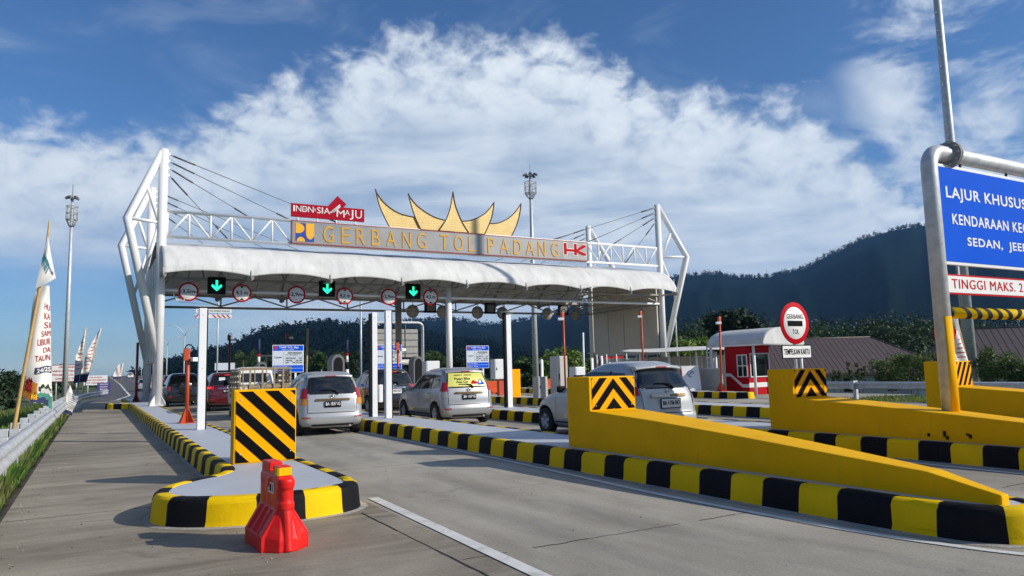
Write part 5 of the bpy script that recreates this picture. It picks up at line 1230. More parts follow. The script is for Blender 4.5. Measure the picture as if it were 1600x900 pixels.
# ================================================================== VEHICLES
class Body:
    """car body as stacked plan outlines; +Y is forward, rear bumper at y=0"""
    def __init__(s, lv, cr=.22, cf=.30, crown=.05):
        s.lv = lv; s.cr, s.cf, s.crown = cr, cf, crown
    def par(s, z):
        L = s.lv
        if z <= L[0][0]: return L[0][1:]
        for i in range(len(L)-1):
            if L[i][0] <= z <= L[i+1][0]:
                h = L[i+1][0]-L[i][0]; t = (z-L[i][0])/h; o = []
                for k in (1, 2, 3):
                    def sl(j):
                        if j <= 0: return (L[1][k]-L[0][k])/(L[1][0]-L[0][0])
                        if j >= len(L)-1: return (L[-1][k]-L[-2][k])/(L[-1][0]-L[-2][0])
                        a = (L[j][k]-L[j-1][k])/(L[j][0]-L[j-1][0]); b = (L[j+1][k]-L[j][k])/(L[j+1][0]-L[j][0])
                        return 0 if a*b <= 0 else 2*a*b/(a+b)
                    m0, m1 = sl(i)*h, sl(i+1)*h
                    o.append((2*t**3-3*t*t+1)*L[i][k]+(t**3-2*t*t+t)*m0+(-2*t**3+3*t*t)*L[i+1][k]+(t**3-t*t)*m1)
                return tuple(o)
        return L[-1][1:]
    def outline(s, z):
        w, r, f = s.par(z); cr = min(s.cr, w*.8, (f-r)*.3); cf = min(s.cf, w*.8, (f-r)*.3); P = []
        for i in range(7): x = (w-cr)*i/6; P.append((x, r+s.crown*((x/w)**2)))
        y0 = r+s.crown*(((w-cr)/w)**2)
        for i in range(1, 8): a = math.pi/2*i/7; P.append((w-cr+cr*math.sin(a), y0+cr-cr*math.cos(a)))
        ya, yb = y0+cr, f-cf
        for i in range(1, 25): P.append((w*(1+.012*math.sin(math.pi*i/25)), ya+(yb-ya)*i/25))
        for i in range(0, 8): a = math.pi/2*i/7; P.append((w-cf+cf*math.cos(a), yb+cf*math.sin(a)))
        for i in range(1, 6): P.append(((w-cf)*(1-i/5), f))
        return P
    def side_x(s, y, z):
        P = s.outline(z)
        for a, b in zip(P, P[1:]):
            if a[1] <= y <= b[1] and b[0] > 0 and b[1] > a[1]: return a[0]+(b[0]-a[0])*(y-a[1])/(b[1]-a[1])
        return P[20][0]
    def rear(s, d, z):
        """point at arc distance d (signed) from the rear centre, and outward normal"""
        P = s.outline(z); sg = 1 if d >= 0 else -1; d = abs(d); acc = 0
        for a, b in zip(P, P[1:]):
            l = math.hypot(b[0]-a[0], b[1]-a[1])
            if acc+l >= d:
                t = (d-acc)/l; x, y = a[0]+(b[0]-a[0])*t, a[1]+(b[1]-a[1])*t; nx, ny = (b[1]-a[1])/l, -(b[0]-a[0])/l
                return Vector((sg*x, y, z)), Vector((sg*nx, ny, 0))
            acc += l
        return Vector((sg*P[-1][0], P[-1][1], z)), Vector((0, 1, 0))
    def mesh(s, nz=46):
        z0, z1 = s.lv[0][0], s.lv[-1][0]; zs = sorted(set([z0+(z1-z0)*(1-(1-i/nz)**1.35) for i in range(nz+1)])); rows = []
        for z in zs:
            P = s.outline(z); rows.append([(x, y, z) for x, y in P]+[(-x, y, z) for x, y in P[-2:0:-1]])
        mb = MB(); n = len(rows[0])
        for row in rows: mb.v += [Vector(p) for p in row]
        for i in range(len(rows)-1):
            for j in range(n): mb.f.append([i*n+j, i*n+(j+1) % n, (i+1)*n+(j+1) % n, (i+1)*n+j]); mb.mi.append(0); mb.sm.append(True)
        mb.f.append(list(range(n))[::-1]); mb.f.append([(len(rows)-1)*n+j for j in range(n)]); mb.mi += [0, 0]; mb.sm += [False, True]
        return mb
def car_patch_rear(B, d0, d1, z0, z1, d0t=None, d1t=None, off=.006, nd=14, nz=8):
    d0t = d0 if d0t is None else d0t; d1t = d1 if d1t is None else d1t; P = []
    for i in range(nz+1):
        t = i/nz; z = z0+(z1-z0)*t; a, b = d0+(d0t-d0)*t, d1+(d1t-d1)*t; row = []
        for j in range(nd+1):
            p, nn = B.rear(a+(b-a)*j/nd, z); row.append(p+nn*off)
        P.append(row)
    return P
def car_patch_side(B, s, quad, off=.006, n=10):
    """quad: (y,z) bottom-rear, bottom-front, top-front, top-rear"""
    P = []
    for i in range(n+1):
        row = []
        for j in range(n+1):
            u, v = j/n, i/n
            y = (quad[0][0]*(1-u)+quad[1][0]*u)*(1-v)+(quad[3][0]*(1-u)+quad[2][0]*u)*v; z = (quad[0][1]*(1-u)+quad[1][1]*u)*(1-v)+(quad[3][1]*(1-u)+quad[2][1]*u)*v
            row.append((s*(B.side_x(y, z)+off), y, z))
        P.append(row)
    return P
def wheel(t, x, y, r, w=.20, spokes=5):
    s = 1 if x > 0 else -1
    wh = MB().lathe([(r*.62, -w/2), (r*.93, -w/2), (r, -w/2+.03), (r, w/2-.03), (r*.93, w/2), (r*.62, w/2), (r*.62, -w/2)], 28, (x, y, r), 'X', cap=False).build('wheel', 'tyre', t, local=True)
    mb = MB(); mb.lathe([(r*.66, s*w*.48), (r*.66, s*w*.40), (r*.60, s*w*.36), (r*.60, s*w*.05), (.0001, s*w*.03)] if s > 0 else [(.0001, s*w*.03), (r*.60, s*w*.05), (r*.60, s*w*.36), (r*.66, s*w*.40), (r*.66, s*w*.48)], 26, (x, y, r), 'X', cap=False)
    mb.lathe([(.001, s*w*.40), (r*.16, s*w*.38), (r*.16, s*w*.05)], 14, (x, y, r), 'X')
    for k in range(spokes):
        for e in (-.13, .13):
            a = 6.2832*k/spokes+.3; c, q = math.cos(a+e), math.sin(a+e); mb.tube([(x+s*w*.34, y+c*r*.12, r+q*r*.12), (x+s*w*.40, y+math.cos(a+e*.8)*r*.62, r+math.sin(a+e*.8)*r*.62)], r*.055, 6)
    mb.build('rim', 'rim', wh, local=True)
BODYMESH = {}
def make_car(name, label, cat, loc, rz, scale, spec, paint, group=None, plate='', plate_m=('ink', 'signwhite'), glassfilm=None, brake=False):
    t = thing(name, label, cat, loc, rz, group); t.scale = (scale,)*3
    B = Body(spec['lv'], spec.get('cr', .22), spec.get('cf', .35), spec.get('crown', .05)); r = spec['r']; wy = spec['wy']; tw = spec['track']
    key = spec['name']+paint
    if key not in BODYMESH:
        o = B.mesh().build('body', [paint, 'under'], t, local=True)
        for y in wy:
            cu = MB().cyl((-1.3, y, r+.01), (-tw+.27, y, r+.01), r+.06, 36).cyl((tw-.27, y, r+.01), (1.3, y, r+.01), r+.06, 36).build('cutter', 'under', None)
            md = o.modifiers.new('b', 'BOOLEAN'); md.object = cu; md.operation = 'DIFFERENCE'; md.solver = 'EXACT'
            cu.parent = t
        dg = bpy.context.evaluated_depsgraph_get(); me = bpy.data.meshes.new_from_object(o.evaluated_get(dg)); o.modifiers.clear(); o.data = me
        for c in list(t.children):
            if c.name.startswith('cutter'): bpy.data.objects.remove(c)
        me.materials.clear(); me.materials.append(MT[paint]); me.materials.append(MT['under'])
        for p in me.polygons:
            c = p.center; p.material_index = 0
            for y in wy:
                dd = math.hypot(c.y-y, c.z-r-.01)
                if dd < r+.062 and abs(p.normal.z)+abs(p.normal.y) > .8 and (c.y-y)*p.normal.y+(c.z-r-.01)*p.normal.z < 0 and abs(c.x) < 1.3 and abs(dd-(r+.06)) < .012: p.material_index = 1
                if dd < r+.055 and abs(c.x) < tw-.2: p.material_index = 1
            if p.normal.z < -.9: p.material_index = 1
        BODYMESH[key] = me
    else:
        o = bpy.data.objects.new('body', BODYMESH[key]); COL.objects.link(o); o.parent = t
    for y in wy:
        for x in (-tw, tw): wheel(t, x*1.0+(-.06 if x > 0 else .06), y, r, spec.get('tw', .20))
    # glazing
    zg0, zg1, a, b = spec['rglass']; P = car_patch_rear(B, -a, a, zg0, zg1, -b, b)
    rw = MB().grid(P).build('rear_window', 'glass', t, local=True, fix=True)
    Pb = car_patch_rear(B, -a-.03, a+.03, zg0-.025, zg1+.02, -b-.03, b+.03, .003)
    MB().grid(Pb).build('window_seal', 'under', rw, local=True)
    for q in spec['side']:
        for s in (-1, 1): MB().grid(car_patch_side(B, s, q), flip=s < 0).build('side_window', 'glassl', t, local=True)
    for q in spec.get('pillar', []):
        for s in (-1, 1): MB().grid(car_patch_side(B, s, q, .004), flip=s < 0).build('window_trim', 'under', t, local=True)
    # lamps
    for z0, z1, d0, d1, mm, *tp in spec['lamps']:
        for s in (-1, 1):
            a0, a1 = (s*d0, s*d1); t0, t1 = (s*tp[0], s*tp[1]) if tp else (a0, a1)
            MB().grid(car_patch_rear(B, a0, a1, z0, z1, t0, t1, .014, 8, 6)).build('tail_light', mm, t, local=True)
    tz0, tz1, tw_ = spec['gate']
    mb = MB()
    for s in (-1, 1): mb.grid(car_patch_rear(B, s*tw_, s*(tw_+.012), tz0, tz1, None, None, .004, 1, 12))
    mb.grid(car_patch_rear(B, -tw_, tw_, tz0-.012, tz0+.006, None, None, .004, 12, 1)); mb.build('tailgate_gap', 'under', t, local=True)
    for zz0, zz1, dd, mm, off in spec.get('trim', []): MB().grid(car_patch_rear(B, -dd, dd, zz0, zz1, -dd*.97, dd*.97, off, 12, 4)).build('tailgate_trim', mm, t, local=True)
    for zz0, zz1, d0, d1, mm in spec.get('refl', []):
        for s in (-1, 1): MB().grid(car_patch_rear(B, s*d0, s*d1, zz0, zz1, None, None, .012, 6, 2)).build('reflector', mm, t, local=True)
    # number plate
    pz = spec['plate']; p0, _ = B.rear(0, pz); yp = p0.y-.022
    kp = 1.16 if plate_m[0] == 'signwhite' else 1.0
    pl = MB().b(-.215*kp, .215*kp, yp-.012, yp+.02, pz-.075*kp, pz+.075*kp, 0, .004).build('number_plate', plate_m[0], t, local=True)
    if plate_m[0] == 'signwhite': 
        MB().b(-.228*kp, .228*kp, yp-.006, yp+.016, pz-.088*kp, pz+.088*kp).build('plate_frame', 'black', t, local=True)
    if plate: lettering(plate, -.19*kp, .19*kp, pz-.030, pz+.055, yp-.0135, plate_m[1], pl, bold=.02)
    # wiper, emblem, aerial, spoiler lamp, mirrors, handles
    if spec.get('wiper', True):
        wz = zg0+.03; pa, na = B.rear(.10, wz); pb, nb2 = B.rear(-.30, wz+.05); pm, nm2 = B.rear(-.05, wz+.05)
        MB().tube([B.rear(.16, wz-.06)[0]+Vector((0, -.03, 0)), B.rear(.08, wz+.03)[0]+Vector((0, -.045, 0)), pm+Vector((0, -.03, 0)), pb+Vector((0, -.02, 0))], [.022, .018, .012, .010], 6).build('rear_wiper', 'black', t, local=True)
    ez = spec.get('emblem'); 
    if ez: 
        pe, _ = B.rear(0, ez); mb = MB()
        for rx, rz_ in ((.062, .042), (.028, .040)): mb.tube([(rx*math.cos(a*.3927), pe.y-.016, ez+rz_*math.sin(a*.3927)) for a in range(17)], .008, 6)
        mb.tube([(.052*math.cos(a*.3927), pe.y-.016, ez+.018+.016*math.sin(a*.3927)) for a in range(17)], .007, 6); mb.build('emblem', 'chrome', t, local=True)
    if spec.get('spoiler'):
        z, dd, ln = spec['spoiler']; P1 = []
        for i in range(9):
            x = -dd+2*dd*i/8; yr = B.par(z)[1]; c = .04*(x/dd)**2
            P1.append([(x, yr+.28, z+.035-c*.6), (x, yr+.02, z+.03-c*.8), (x, yr-ln+c*2, z-.005-c), (x, yr-ln+c*2, z-.035-c), (x, yr+.10, z-.06-c)])
        sp = MB().grid(P1, flip=True); n0 = len(P1[0])
        sp.add(P1[0], [list(range(n0))]); sp.add(P1[-1], [list(range(n0))[::-1]]); sp = sp.build('spoiler', paint, t, local=True)
        yb = B.par(z)[1]-ln; MB().b(-.14, .14, yb-.006, yb+.01, z-.032, z-.010).build('stop_lamp', 'lbrake' if brake else 'lred', sp, local=True)
    my, mz = spec['mirror']
    for s in (-1, 1):
        x = B.side_x(my, mz); MB().box((s*(x+.10), my, mz), (.20, .11, .15), 0, 0, .04).box((s*(x+.01), my+.02, mz-.03), (.10, .05, .05)).build('mirror', spec.get('mirror_m', paint), t, local=True)
        for hy in spec['handles']:
            hx = B.side_x(hy, spec['handle_z']); MB().box((s*(hx+.012), hy, spec['handle_z']), (.03, .16, .028), 0, 0, .008).build('door_handle', paint, t, local=True)
        mb = MB()
        for dy in spec['doorgap']:
            mb.grid(car_patch_side(B, s, ((dy, spec['lv'][2][0]), (dy+.010, spec['lv'][2][0]), (dy+.010, zg0-.05), (dy, zg0-.05)), .003, 8))
        mb.build('door_gap', 'under', t, local=True)
        mb = MB(); mb.grid(car_patch_side(B, s, ((wy[0]+r+.1, .30), (wy[1]-r-.1, .30), (wy[1]-r-.1, .335), (wy[0]+r+.1, .335)), .003, 8)); mb.build('sill_line', 'under', t, local=True)
    if spec.get('aerial'): MB().tube([(0, spec['aerial'], spec['lv'][-1][0]-.02), (0, spec['aerial']-.06, spec['lv'][-1][0]+.05)], [.03, .012], 8).build('aerial', paint, t, local=True)
    MB().cyl((.45, .02, .24), (.45, .22, .24), .03, 10).build('exhaust', 'steel', t, local=True)
    MB().b(-.62, .62, .25, 3.6, .17, .30).build('floor_pan', 'under', t, local=True)
    if glassfilm:
        P = car_patch_rear(B, -a+.015, a-.015, zg0+.015, zg1-.015, -b+.015, b-.015, .011); f = MB().grid(P).build('window_film', 'sticker', rw, local=True)
        def on_glass(txt, x0, x1, z0, z1, mm, nm='film_print'):
            mb = MB(); vs, fs = text_verts(txt, 1, .0, .02); ax, bx = min(v.x for v in vs), max(v.x for v in vs); ay, by = min(v.y for v in vs), max(v.y for v in vs)
            out_ = []
            for v in vs:
                p, nn = B.rear(x0+(x1-x0)*(v.x-ax)/(bx-ax), z0+(z1-z0)*(v.y-ay)/(by-ay)); out_.append(p+nn*.0145)
            mb.add(out_, fs); mb.build(nm, mm, f, local=True, fix=False)
        on_glass('Pesan Bike', -.40, .10, 1.305, 1.38, 'ink'); on_glass('Atau Car', -.36, .02, 1.215, 1.285, 'ink'); on_glass('HEMAT  AMAN', -.40, .16, 1.43, 1.465, 'ink')
        def blob(pts, mm):
            mb = MB(); vv = []
            for x, z in pts: p, nn = B.rear(x, z); vv.append(p+nn*.0145)
            mb.sheet(vv); mb.build('film_picture', mm, f, local=True, fix=False)
        blob([(.12, 1.18), (.32, 1.18), (.34, 1.23), (.28, 1.25), (.22, 1.29), (.16, 1.28), (.11, 1.22)], 'signred')
        blob([(.34, 1.15), (.52, 1.15), (.56, 1.19), (.50, 1.24), (.48, 1.30), (.40, 1.31), (.36, 1.26), (.33, 1.20)], 'signblue')
        blob([(.37, 1.20), (.45, 1.20), (.45, 1.28), (.40, 1.28)], 'signwhite')
    return t, B
MPV = dict(name='mpv', cr=.24, cf=.40, crown=.06, r=.315, wy=(.72, 3.37), track=.815, lv=[(.20, .70, .16, 3.98), (.27, .79, .05, 4.08), (.36, .825, .005, 4.13), (.50, .832, 0.0, 4.14), (.56, .832, .03, 4.13), (.63, .834, .045, 4.10), (.75, .834, .055, 4.03), (.88, .828, .075, 3.80), (.965, .818, .09, 3.45), (1.02, .805, .105, 3.18), (1.08, .79, .12, 3.02), (1.25, .742, .18, 2.72), (1.42, .69, .26, 2.42), (1.53, .645, .33, 2.20), (1.60, .60, .40, 2.03), (1.645, .53, .50, 1.86), (1.67, .42, .66, 1.65), (1.682, .25, .9, 1.45)],
  rglass=(1.10, 1.525, .655, .555), side=[((.42, 1.09), (1.02, 1.07), (1.02, 1.46), (.56, 1.45)), ((1.09, 1.07), (1.96, 1.05), (1.96, 1.48), (1.09, 1.47)), ((2.03, 1.05), (2.86, 1.03), (2.40, 1.42), (2.03, 1.48))], pillar=[((1.02, 1.05), (1.09, 1.05), (1.09, 1.49), (1.02, 1.48)), ((1.96, 1.03), (2.03, 1.03), (2.03, 1.50), (1.96, 1.50))],
  lamps=[(.97, 1.24, .665, .95, 'lred', .645, .82), (.80, .965, .66, .95, 'lamb', .665, .95)], gate=(.60, 1.54, .648), trim=[(.905, .96, .46, 'bronze', .028), (.245, .30, .56, 'under', .012)], refl=[(.46, .492, .58, .82, 'lred')], plate=.81, emblem=1.01, spoiler=(1.575, .60, .06), mirror=(2.78, 1.06), handles=(1.18, 2.12), handle_z=.93, doorgap=(1.04, 2.0, 2.96), aerial=1.5)
MPV2 = dict(MPV); MPV2['name'] = 'mpv2'; MPV2['lamps'] = [(.985, 1.24, .665, .93, 'lred', .645, .80), (.80, .98, .66, .93, 'lclr', .665, .93)]
MPVB = dict(name='mpvb', cr=.30, cf=.55, crown=.09, r=.31, wy=(.74, 3.60), track=.82, lv=[(.20, .70, .20, 4.02), (.27, .80, .06, 4.16), (.40, .84, .0, 4.25), (.54, .847, 0.0, 4.265), (.60, .847, .03, 4.25), (.70, .847, .05, 4.20), (.82, .845, .07, 4.05), (.93, .835, .10, 3.72), (1.0, .822, .12, 3.42), (1.06, .805, .15, 3.20), (1.14, .785, .18, 2.98), (1.28, .735, .25, 2.70), (1.42, .682, .32, 2.42), (1.52, .63, .39, 2.18), (1.59, .575, .47, 1.98), (1.63, .51, .58, 1.80), (1.66, .40, .74, 1.60), (1.672, .25, 1.0, 1.45)],
  rglass=(1.115, 1.50, .675, .56), side=[((.42, 1.19), (1.10, 1.12), (1.10, 1.44), (.66, 1.42)), ((1.17, 1.12), (2.05, 1.08), (2.05, 1.465), (1.17, 1.445)), ((2.12, 1.08), (3.02, 1.07), (2.50, 1.39), (2.12, 1.465))], pillar=[((1.10, 1.09), (1.17, 1.09), (1.17, 1.47), (1.10, 1.46)), ((2.05, 1.06), (2.12, 1.06), (2.12, 1.48), (2.05, 1.48))],
  lamps=[(.965, 1.14, .69, .96, 'lred', .70, .84), (.78, .96, .67, .96, 'lclr', .69, .96)], gate=(.60, 1.51, .66), trim=[(.92, .99, .46, 'chrome', .028)], refl=[], plate=.79, emblem=1.035, spoiler=(1.555, .60, .13), mirror=(2.90, 1.07), handles=(1.30, 2.25), handle_z=.95, doorgap=(1.12, 2.08, 3.10), aerial=None, mirror_m='black')
SUV = dict(name='suv', cr=.22, cf=.40, crown=.06, r=.36, wy=(.80, 3.45), track=.84, lv=[(.28, .74, .14, 4.15), (.36, .84, .03, 4.28), (.48, .865, 0.0, 4.35), (.64, .87, 0.0, 4.36), (.72, .868, .04, 4.33), (.88, .862, .06, 4.25), (1.0, .855, .08, 4.05), (1.06, .845, .10, 3.55), (1.12, .825, .13, 3.25), (1.20, .80, .16, 3.05), (1.35, .75, .22, 2.80), (1.52, .695, .30, 2.52), (1.62, .65, .36, 2.35), (1.69, .60, .43, 2.15), (1.735, .52, .54, 1.95), (1.755, .40, .72, 1.7), (1.765, .25, .95, 1.5)],
  rglass=(1.18, 1.60, .66, .57), side=[((.50, 1.17), (1.05, 1.15), (1.05, 1.53), (.66, 1.52)), ((1.12, 1.15), (2.0, 1.13), (2.0, 1.56), (1.12, 1.54)), ((2.07, 1.13), (2.95, 1.11), (2.50, 1.48), (2.07, 1.56))], pillar=[((1.05, 1.12), (1.12, 1.12), (1.12, 1.57), (1.05, 1.56)), ((2.0, 1.11), (2.07, 1.11), (2.07, 1.58), (2.0, 1.58))],
  lamps=[(.98, 1.15, .60, .95, 'lred')], gate=(.70, 1.62, .66), trim=[(1.02, 1.06, .44, 'chrome', .02)], refl=[(.52, .56, .6, .82, 'lred')], plate=.90, emblem=1.12, spoiler=(1.655, .60, .10), mirror=(2.85, 1.14), handles=(1.25, 2.2), handle_z=1.0, doorgap=(1.08, 2.03, 3.0), aerial=None)
JEEP = dict(SUV); JEEP['name'] = 'jeep'; JEEP['lamps'] = [(.86, 1.08, .68, .80, 'lred')]; JEEP['trim'] = []; JEEP['emblem'] = None; JEEP['wiper'] = False
make_car('silver_mpv', 'silver family van with black rear window at the front of the left lane', 'car', (5.56, 19.55, 0), R_(-3), 1.0, MPV, 'silver', 'cars queuing at the toll gate', 'BA 1837 IG')
make_car('silver_mpv', 'silver van with yellow printed film on its rear window', 'car', (9.88, 20.15, 0), R_(-1), 1.02, MPV2, 'silver2', 'cars queuing at the toll gate', 'BA 1167 IG', glassfilm=True)
make_car('pale_mpv', 'pale grey van with white plate half hidden behind the nearest yellow wall', 'car', (10.68, 12.1, 0), R_(0), 1.03, MPVB, 'pearl', 'cars queuing at the toll gate', 'BA 1156 BO', ('signwhite', 'ink'))
_t = [o for o in bpy.data.objects if o.name.startswith('pale_mpv')][0]; _B = Body(MPVB['lv'], .30, .55, .09)
MB().grid(car_patch_rear(_B, .02, .45, .925, .985, .02, .44, .034, 8, 3)).build('tailgate_trim', 'bronze', _t, local=True)
t, B = make_car('black_suv', 'black car with yellow patches on its side ahead of the van with yellow film', 'car', (10.05, 26.9, 0), R_(-1), 1.0, SUV, 'carblk', 'cars queuing at the toll gate', 'BA 1523 QZ', ('signwhite', 'ink'), brake=True)
for q in (((1.12, .42), (2.0, .42), (2.0, 1.08), (1.12, 1.08)), ((2.06, .42), (2.98, .42), (2.98, 1.06), (2.06, 1.08))):
    for s in (-1, 1): MB().grid(car_patch_side(B, s, q, .005), flip=s < 0).build('yellow_side_patch', 'caryel', t, local=True)  # yellow patches laid over the black body side
t, B = make_car('red_suv', 'dark red sport utility car waiting beyond the white truck', 'car', (5.55, 37.0, 0), R_(-2), 1.03, SUV, 'carred', 'cars queuing at the toll gate', 'BA 1420 LM', brake=True)
p, nn = B.rear(-.25, 1.42); MB().box(p+nn*.012, (.26, .006, .22)).build('window_sticker', 'signwhite', t, local=True)
p, nn = B.rear(-.80, 1.07); MB().box(p+nn*.02, (.20, .03, .08), 0, -.5).build('brake_light', 'lbrake', t, local=True)
t, B = make_car('black_jeep', 'black jeep with a spare wheel on its tailgate, farthest car in the left lane', 'car', (4.5, 45.4, 0), R_(0), 1.06, JEEP, 'carblk', 'cars queuing at the toll gate', 'BA 1201 AF')
MB().lathe([(.001, -.20), (.30, -.20), (.35, -.15), (.35, -.02), (.001, -.01)], 26, (.05, B.rear(0, 1.0)[0].y, 1.0), 'Y').build('spare_wheel_cover', 'carblk', t, local=True)
# far traffic
SED = dict(SUV); SED['name'] = 'far'
make_car('far_car', 'small silver car driving away on the far highway, left of the pylon foot', 'car', (5.35, 98, .12), R_(-1), .86, SUV, 'silver', 'cars far off on the highway')
make_car('far_car', 'tiny white car far down the highway, right of the distant flags', 'car', (10.2, 262, 1.86), R_(-1), 1.0, SUV, 'carwht', 'cars far off on the highway')
make_car('far_car', 'red car just behind the left pylon foot', 'car', (9.6, 118, .35), R_(-2), .92, SUV, 'carred', 'cars far off on the highway')
# pickup truck with slatted bed
t = thing('slat_truck', 'small white truck with wooden slatted sides in the left lane behind the hazard block', 'truck', (5.55, 28.4, 0), R_(-2), 'cars queuing at the toll gate')
cb = Body([(.42, .78, 2.75, 4.35), (.6, .82, 2.72, 4.45), (1.0, .83, 2.72, 4.42), (1.15, .82, 2.73, 4.30), (1.55, .76, 2.80, 3.98), (1.83, .70, 2.86, 3.72), (1.93, .62, 2.95, 3.6), (1.97, .45, 3.1, 3.45)], .12, .3, .02)
c = cb.mesh(30).build('cab', 'carwht', t, local=True)
MB().grid(car_patch_rear(cb, -.52, .52, 1.36, 1.72, -.47, .47, .008)).build('rear_window', 'glass', c, local=True)
for s in (-1, 1): MB().grid(car_patch_side(cb, s, ((3.0, 1.22), (4.0, 1.18), (3.72, 1.72), (3.0, 1.75))), flip=s < 0).build('side_window', 'glassl', c, local=True)
for s in (-1, 1): MB().box((s*.96, 3.85, 1.35), (.16, .08, .24), 0, 0, .03).build('mirror', 'black', c, local=True)
MB().b(-.86, .86, 0, 2.62, .66, .76).b(-.40, -.30, .1, 4.2, .48, .66).b(.30, .40, .1, 4.2, .48, .66).build('bed', 'carwht', t, local=True)
for s in (-1, 1):
    mb = MB()
    for k in range(5): mb.b(s*.88-.02, s*.88+.02, 0, 2.6, .80+.21*k, .95+.21*k, 0)
    mb.build('slat_side', 'wood', t, local=True); mb = MB()
    for y in (.04, .68, 1.3, 1.95, 2.56): mb.b(s*.915-.02, s*.915+.02, y-.03, y+.03, .70, 1.80)
    mb.tube([(s*.90, 0, 1.84), (s*.90, 2.6, 1.84)], .03, 8); mb.build('stake_frame', 'wood', t, local=True)
mb = MB()
for k in range(10): mb.b(-.80+k*.168, -.72+k*.168, -.03, .0, .80, 1.28)
mb.b(-.86, .86, -.045, -.03, .86, .93); mb.b(-.86, .86, -.045, -.03, 1.18, 1.25); mb.build('tail_slats', 'wood', t, local=True)
MB().tube([(-.9, 0, 1.28), (.9, 0, 1.28)], .022, 8).tube([(-.9, 2.6, 1.86), (.9, 2.6, 1.86)], .025, 8).tube([(-.45, 2.6, .8), (-.45, 2.6, 1.86)], .02, 6).tube([(.0, 2.6, .8), (.0, 2.6, 1.86)], .02, 6).tube([(.45, 2.6, .8), (.45, 2.6, 1.86)], .02, 6).build('front_rack', 'wood', t, local=True)
for x in (-.55, -.12, .30, .62): MB().b(x-.03, x+.03, -.09, -.046, .70, 1.88).build('rear_stake', 'wood', t, local=True)
MB().b(-.92, .92, -.085, -.047, 1.84, 1.91).build('rear_rail', 'wood', t, local=True)
for s in (-1, 1): MB().b(s*.70-.12, s*.70+.12, -.06, -.01, .55, .66).build('tail_light', 'lred', t, local=True)
for y in (.75, 3.5):
    for x in (-.72, .72): wheel(t, x, y, .33, .2)

# ================================================================== GUARDRAILS
def guardrail(label, path, posts, z=0.69):
    t = thing('guardrail', label, 'guardrail', (path[0][0], path[0][1], 0), 0)
    prof = [(0.0, .155), (.055, .12), (.075, .085), (.055, .045), (.012, .0), (.055, -.045), (.075, -.085), (.055, -.12), (0, -.155)]
    P = []
    n = len(path)
    for i, (x, y) in enumerate(path):
        a = Vector(path[max(i-1, 0)]); b = Vector(path[min(i+1, n-1)]); q = (b-a).normalized(); nn = Vector((q.y, -q.x))
        P.append([(x+nn.x*d, y+nn.y*d, z+h) for d, h in prof])
    o = MB().grid(P).build('beam', 'galv', t); sd = o.modifiers.new('solid', 'SOLIDIFY'); sd.thickness = .012
    for x, y, sx in posts:
        mb = MB(); mb.b(x+sx*.02, x+sx*.17, y-.09, y+.09, z-.16, z+.18, 0, .01); k = mb.build('spacer_block', 'galv', t)
        MB().b(x+sx*.18, x+sx*.32, y-.075, y+.075, -.4, z+.19, 0, .01).build('post', 'galv', t)
    return t
lp = smooth_path([(-.93, 2), (-.93, 12), (-.90, 24), (-.88, 34), (-.72, 42), (-.35, 50), (.35, 58), (1.0, 64)], 5)
pp = []
for k in range(24):
    y = 4+2.0*k; x = -.93 if y < 24 else -.93+(y-24)*.003 if y < 36 else -.88+(y-36)**2*.0025
    pp.append((x-.0, y, -1))
guardrail('long galvanised guardrail along the left shoulder', lp, pp)
guardrail('galvanised guardrail before the bushes on the right side', [(27.6, 24), (27.4, 16), (27.35, 10), (27.35, 3)], [(27.35, y, 1) for y in (4, 8, 12, 16, 20)], z=.60)

# ================================================================== FLAGS AND BOARDS ON THE LEFT
def flag_cloth(mb, p0, p1, width, nu=10, nv=26, wave=.06, seed=0, taper=0.0, wd=Vector((1, 0, 0)), mfun=None):
    """banner hung from p0 (top) to p1 (bottom) along a pole, hanging out by width in direction wd"""
    P = []
    for i in range(nv+1):
        v = i/nv; a = p0.lerp(p1, v); w_ = width*(1-taper*max(0, .5-v)*2); row = []
        for j in range(nu+1):
            u = j/nu
            row.append(a+wd*w_*u*(1-.12*math.sin(v*7+seed))+Vector((0, wave*math.sin(u*5+v*9+seed)*(0.3+u), -.10*u*u+0.05*math.sin(v*5+seed)*u)))
        P.append(row)
    o = len(mb.v)
    for row in P: mb.v += row
    for i in range(nv):
        for j in range(nu):
            n = nu+1; mb.f.append([o+i*n+j, o+i*n+j+1, o+(i+1)*n+j+1, o+(i+1)*n+j]); mb.mi.append(mfun((j+.5)/nu, (i+.5)/nv) if mfun else 0); mb.sm.append(True)
    return P
def grid_at(P, u, v):
    nv, nu = len(P)-1, len(P[0])-1; v = min(max(v, 0), .9999); u = min(max(u, 0), .9999); i, j = int(v*nv), int(u*nu); a, b = v*nv-i, u*nu-j
    return (P[i][j]*(1-b)+P[i][j+1]*b)*(1-a)+(P[i+1][j]*(1-b)+P[i+1][j+1]*b)*a
def cloth_text(P, txt, u0, u1, v0, v1, mm, parent, off=(0, -.012, 0), bold=.03):
    mb = MB(); vs, fs = text_verts(txt, 1, 0, bold); ax, bx = min(v.x for v in vs), max(v.x for v in vs); ay, by = min(v.y for v in vs), max(v.y for v in vs)
    mb.add([grid_at(P, u0+(u1-u0)*(v.x-ax)/(bx-ax), v1+(v0-v1)*(v.y-ay)/(by-ay))+Vector(off) for v in vs], fs); mb.build('flag_print', mm, parent, fix=False)
def lerp_tab(tab, v):
    f = v*(len(tab)-1); i = min(int(f), len(tab)-2); t = f-i
    return tab[i][0]+(tab[i+1][0]-tab[i][0])*t, tab[i][1]+(tab[i+1][1]-tab[i][1])*t
t = thing('banner_flag', 'large white event banner on a leaning bamboo pole at the left guardrail', 'flag', (-1.22, 14.8, 0))
